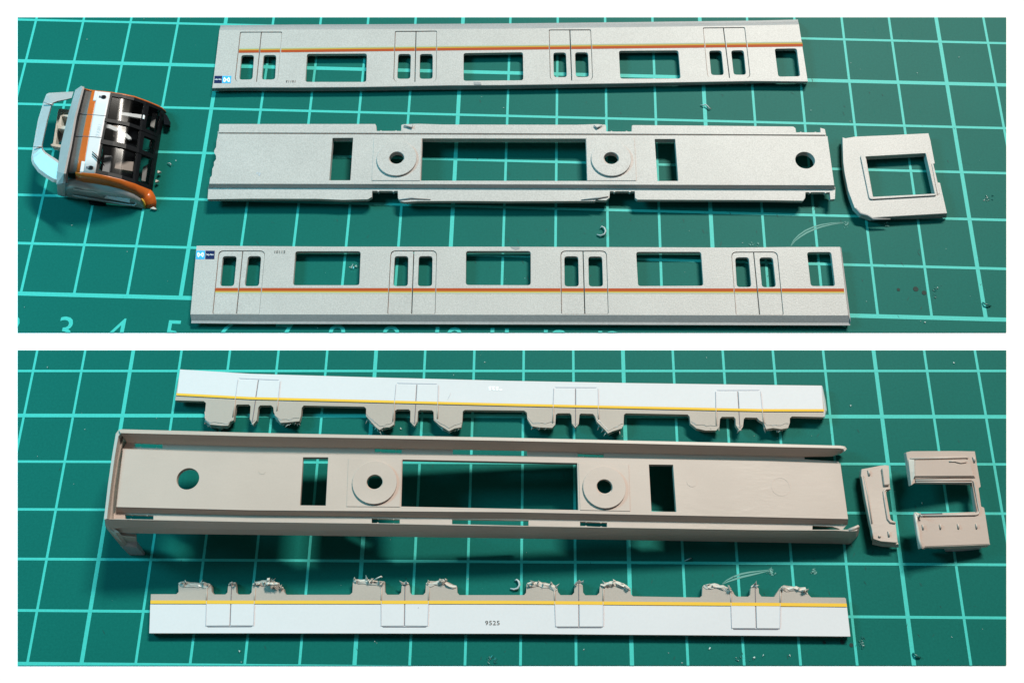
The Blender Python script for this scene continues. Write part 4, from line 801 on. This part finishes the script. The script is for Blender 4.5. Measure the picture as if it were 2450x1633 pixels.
# ------------------------------------------------------------------ shavings, chips, scratches
def shaving(label, pts, r, mat=SHAVE, cat='plastic shaving', name='plastic_shaving'):
    k = len(pts); zz = [0.02 + 0.03 * math.sin(math.pi * i / (k - 1)) for i in range(k)]
    o = tube(name, [at(x, y, z) for (x, y), z in zip(pts, zz)], [r * (0.6 + 0.5 * math.sin(math.pi * (i + .5) / k)) for i in range(k)], mat)
    return recenter(tag(o, label, cat))
shaving('grey hook-shaped plastic shaving on the upper mat, above the second pair of doors from right', [(1436, 546), (1440, 541.5), (1446, 545), (1449, 553), (1446, 560), (1437, 563.5), (1428, 561)], 0.017)
shaving('thin wavy grey shaving crossing a thick grid line below the upper silver panel', [(1676, 251), (1683, 252), (1688, 250), (1693, 254), (1697, 259), (1701, 260.5)], 0.012)
shaving('grey hook-shaped plastic shaving beside the middle posts of the lower white strip', [(1232, 1388), (1236, 1385.5), (1241, 1390), (1243, 1398), (1239, 1406), (1230, 1409), (1221, 1407)], 0.018)
shaving('green sliver of mat lifting from the thick grid line at the lower right', [(2184, 1561), (2190, 1566), (2195, 1568), (2202, 1572)], 0.018, GOUGE, 'mat sliver', 'mat_sliver')
shaving('green sliver of mat lifting near the right end of the upper mat', [(2351, 723), (2357, 727), (2364, 729), (2371, 731)], 0.016, GOUGE, 'mat sliver', 'mat_sliver')
shaving('pale hair-thin curl on the mat below the cab front', [(400, 391), (406, 390), (409, 393), (407, 397)], 0.008)
shaving('short straight pale shaving in the shadow below the beige frame', [(1638, 1341), (1646, 1337), (1654, 1334)], 0.008)
def crumple(name, label, cat, px, py, rx, ry, h, mat, seed, k=14):
    rnd = random.Random(seed); bm = bmesh.new()
    for i in range(k):
        a = rnd.uniform(0, 6.28); d = math.sqrt(rnd.random()); x, y = px + rx * d * math.cos(a), py + ry * d * math.sin(a)
        c0 = at(x, y, rnd.uniform(0.006, h)); s = rnd.uniform(0.010, 0.034)
        vs = [bm.verts.new(c0 + Vector((rnd.uniform(-s, s), rnd.uniform(-s, s), rnd.uniform(-.4, .6) * s * 0.5))) for _ in range(5)]
        bmesh.ops.convex_hull(bm, input=vs)
    for v in bm.verts: v.co.z = max(v.co.z, 0.001)
    me = bpy.data.meshes.new(name); bm.to_mesh(me); bm.free()
    return recenter(tag(put(name, me, mat), label, cat))
crumple('clear_chip', 'clear glassy chip seen through the largest window at left of the lower silver panel', 'plastic chip', 843, 637, 9, 4.5, 0.04, CHIP, 3, 9)
for i, (px, py, rx, ry, lab) in enumerate(((2362, 472, 20, 9, 'rough gouge in the mat near its right edge, right of the silver end plate'), (2238, 696, 7, 14, 'small dark gouge in the mat right of the lower silver panel'),
      (1178, 1576, 16, 12, 'twisted gouge at the bottom edge of the lower mat below the number 9525'), (1778, 1575, 28, 6, 'long rough gouge at the bottom edge of the lower mat'), (2064, 1537, 8, 14, 'small dark gouge in the mat right of the lower white strip'),
      (2025, 537, 9, 9, 'pale scuffed patch at the end of the arc-shaped scratch, by the silver end plate'), (1845, 1365, 12, 9, 'pale scuffed patch at the end of the arc-shaped scratch under the beige frame'),
      (1808, 585, 18, 6, 'rough scuffed patch above the fourth door pair of the lower silver panel'), (1948, 1367, 6, 8, 'small scuffed patch above the right end of the lower white strip'), (2122, 537, 5, 7, 'small pale scuff directly below the silver end plate'))):
    crumple('mat_gouge', lab, 'mat gouge', px, py, rx, ry, 0.014, SCUFF if 'scuff' in lab or 'pale' in lab else GOUGE, 20 + i, 13)
def scratch(label, pts, w, mat=SCUFF):
    vs = []; fs = []
    for i, (x, y) in enumerate(pts):
        a = at(x, y, 0.0045); d = (at(*pts[min(i + 1, len(pts) - 1)]) - at(*pts[max(0, i - 1)])).normalized(); nn = Vector((-d.y, d.x, 0)); ww = w * math.sin(math.pi * (i + .4) / len(pts))
        for j, q in enumerate((-1, -.35, .05, .6)): vs.append(a + nn * ww * q)
    for i in range(len(pts) - 1):
        k = 4 * i; fs += [(k, k + 1, k + 5, k + 4), (k + 2, k + 3, k + 7, k + 6)]
    return recenter(tag(put('mat_scratch', mesh('mat_scratch', vs, fs), mat), label, 'mat scratch'))
scratch('pale arc-shaped scratch in the mat curving up to the silver end plate', [(1892, 588), (1900, 575), (1912, 564), (1928, 553), (1946, 545), (1965, 539), (1990, 534.5), (2018, 532)], 0.05)
scratch('pale arc-shaped scratch in the mat above the right half of the lower white strip', [(1728, 1396), (1740, 1388), (1755, 1381), (1775, 1374), (1795, 1370), (1815, 1367), (1840, 1363)], 0.05)
rd = random.Random(11)
def litter(name, label, rect, nn, smin, smax, mat, seed, zmax=0.02, fixed=()):
    rd = random.Random(seed); bm = bmesh.new(); x0, y0, x1, y1 = rect
    spots = [(x, y, s) for x, y, s in fixed] + [(rd.uniform(x0 + 8, x1 - 8), rd.uniform(y0 + 8, y1 - 8), rd.uniform(smin, smax)) for _ in range(nn)]
    for x, y, s in [(x, y, s * 0.72) for x, y, s in spots]:
        c0 = at(x, y, 0.006 + s * .3); vs = [bm.verts.new(c0 + Vector((rd.uniform(-s, s), rd.uniform(-s, s), rd.uniform(-.3, .5) * s))) for _ in range(5)]
        bmesh.ops.convex_hull(bm, input=vs)
    me = bpy.data.meshes.new(name); bm.to_mesh(me); bm.free()
    o = put(name, me, mat); o['kind'] = 'stuff'; o['label'] = label; o['category'] = 'dust'; return o
litter('dust', 'pale dust specks scattered over the upper mat', RECT_T, 45, 0.005, 0.016, DUST, 5, fixed=[(2294, 138, .028), (2195, 175, .03), (1939, 264.5, .03), (2058, 166, .016), (2036, 150, .016), (2035, 290, .024), (1205, 258, .025), (344.5, 46.5, .025), (208, 95, .02), (172, 539, .02), (1256, 666, .03), (1638, 651, .02), (1648, 551.5, .02), (421, 384, .02), (1776, 581, .02), (59, 734, .02), (760, 784, .022), (2203, 768, .02), (2213, 770, .024), (2073, 721, .02)])
litter('dust', 'pale dust specks scattered over the lower mat', RECT_B, 50, 0.005, 0.016, DUST, 6, fixed=[(112, 878, .03), (203, 1028, .022), (2282, 867, .022), (2036, 970, .025), (1086, 896.5, .022), (1150, 849.5, .018), (1160, 866, .018), (960, 1024, .03), (816, 1399.5, .024), (574, 1557, .03), (578, 1582, .02), (1632, 1585.5, .025), (1396, 1552, .022), (1825, 1566, .035), (1890, 1567, .03), (1804, 1571, .03), (2205, 1203, .03), (2277, 1522, .02), (1698, 1549, .03), (1120, 1385, .02)])
def nicks(name, label, rect, nn, seed, mat):
    rd = random.Random(seed); vs = []; fs = []; x0, y0, x1, y1 = rect
    for _ in range(nn):
        x = x0 + (x1 - x0) * rd.betavariate(2.4, 1.6); y = y0 + (y1 - y0) * rd.betavariate(2.2, 1.5); a = rd.choice((1.1, 1.2, 2.0, 0.3)) + rd.uniform(-.2, .2); L = rd.uniform(4, 16); w = rd.uniform(.5, .9)
        dx, dy = math.cos(a) * L / 2, math.sin(a) * L / 2
        if not (x0 + 10 < x - abs(dx) and x + abs(dx) < x1 - 10 and y0 + 8 < y - abs(dy) and y + abs(dy) < y1 - 8): continue
        k = len(vs); vs += [at(x - dx, y - dy, .0045), at(x + w, y, .0045), at(x + dx, y + dy, .0045), at(x - w, y, .0045)]; fs.append((k, k + 1, k + 2, k + 3))
    o = put(name, mesh(name, vs, fs), mat); o['kind'] = 'stuff'; o['label'] = label; o['category'] = 'knife nicks'; return o
NICK, _, _ = newmat('knife_nick', (0.004, 0.05, 0.045), 0.7)
nicks('knife_nicks', 'short dark knife nicks in the upper mat', RECT_T, 170, 31, NICK)
nicks('knife_nicks', 'short dark knife nicks in the lower mat', RECT_B, 150, 32, NICK)
for px, py, r, lab in ((2149.5, 692.5, 5, 'smallest round brown stain right of the lower silver panel'), (2191, 691, 8, 'round brown stain beside the leftmost grid line right of the lower silver panel'), (2211, 700, 7, 'oval brown stain touching the grid line right of the lower silver panel'),
                       (1972, 1535.5, 5, 'smallest brown stain below the right end of the lower white strip'), (2015, 1534.5, 7, 'round brown stain below the right end of the lower white strip'), (2037, 1542, 6, 'oval brown stain right of the lower white strip')):
    L = [Vector((p.x, p.y * 1.0, 0)) for p in disc(FLAT, px, py, r * .8, 0.004, 14)]
    recenter(tag(put('stain', slabmesh('stain', [L], 0.0055, 0.002), STAIN), lab, 'stain'))

GROUPS = {'cutting_mat': 'green cutting mats on the white table', 'side_panel': 'silver train side panels', 'cut_side_strip': 'cut white and beige train side strips',
          'cut_end_piece': 'cut beige end wall pieces', 'plastic_shaving': 'plastic shavings on the mats', 'mat_sliver': 'slivers of mat standing up', 'mat_gouge': 'gouges and scuffs in the mats',
          'mat_scratch': 'arc-shaped scratches in the mats', 'stain': 'brown stains on the mats'}
for o in COL.objects:
    k = o.name.split('.')[0]
    if not o.parent and k in GROUPS: o['group'] = GROUPS[k]
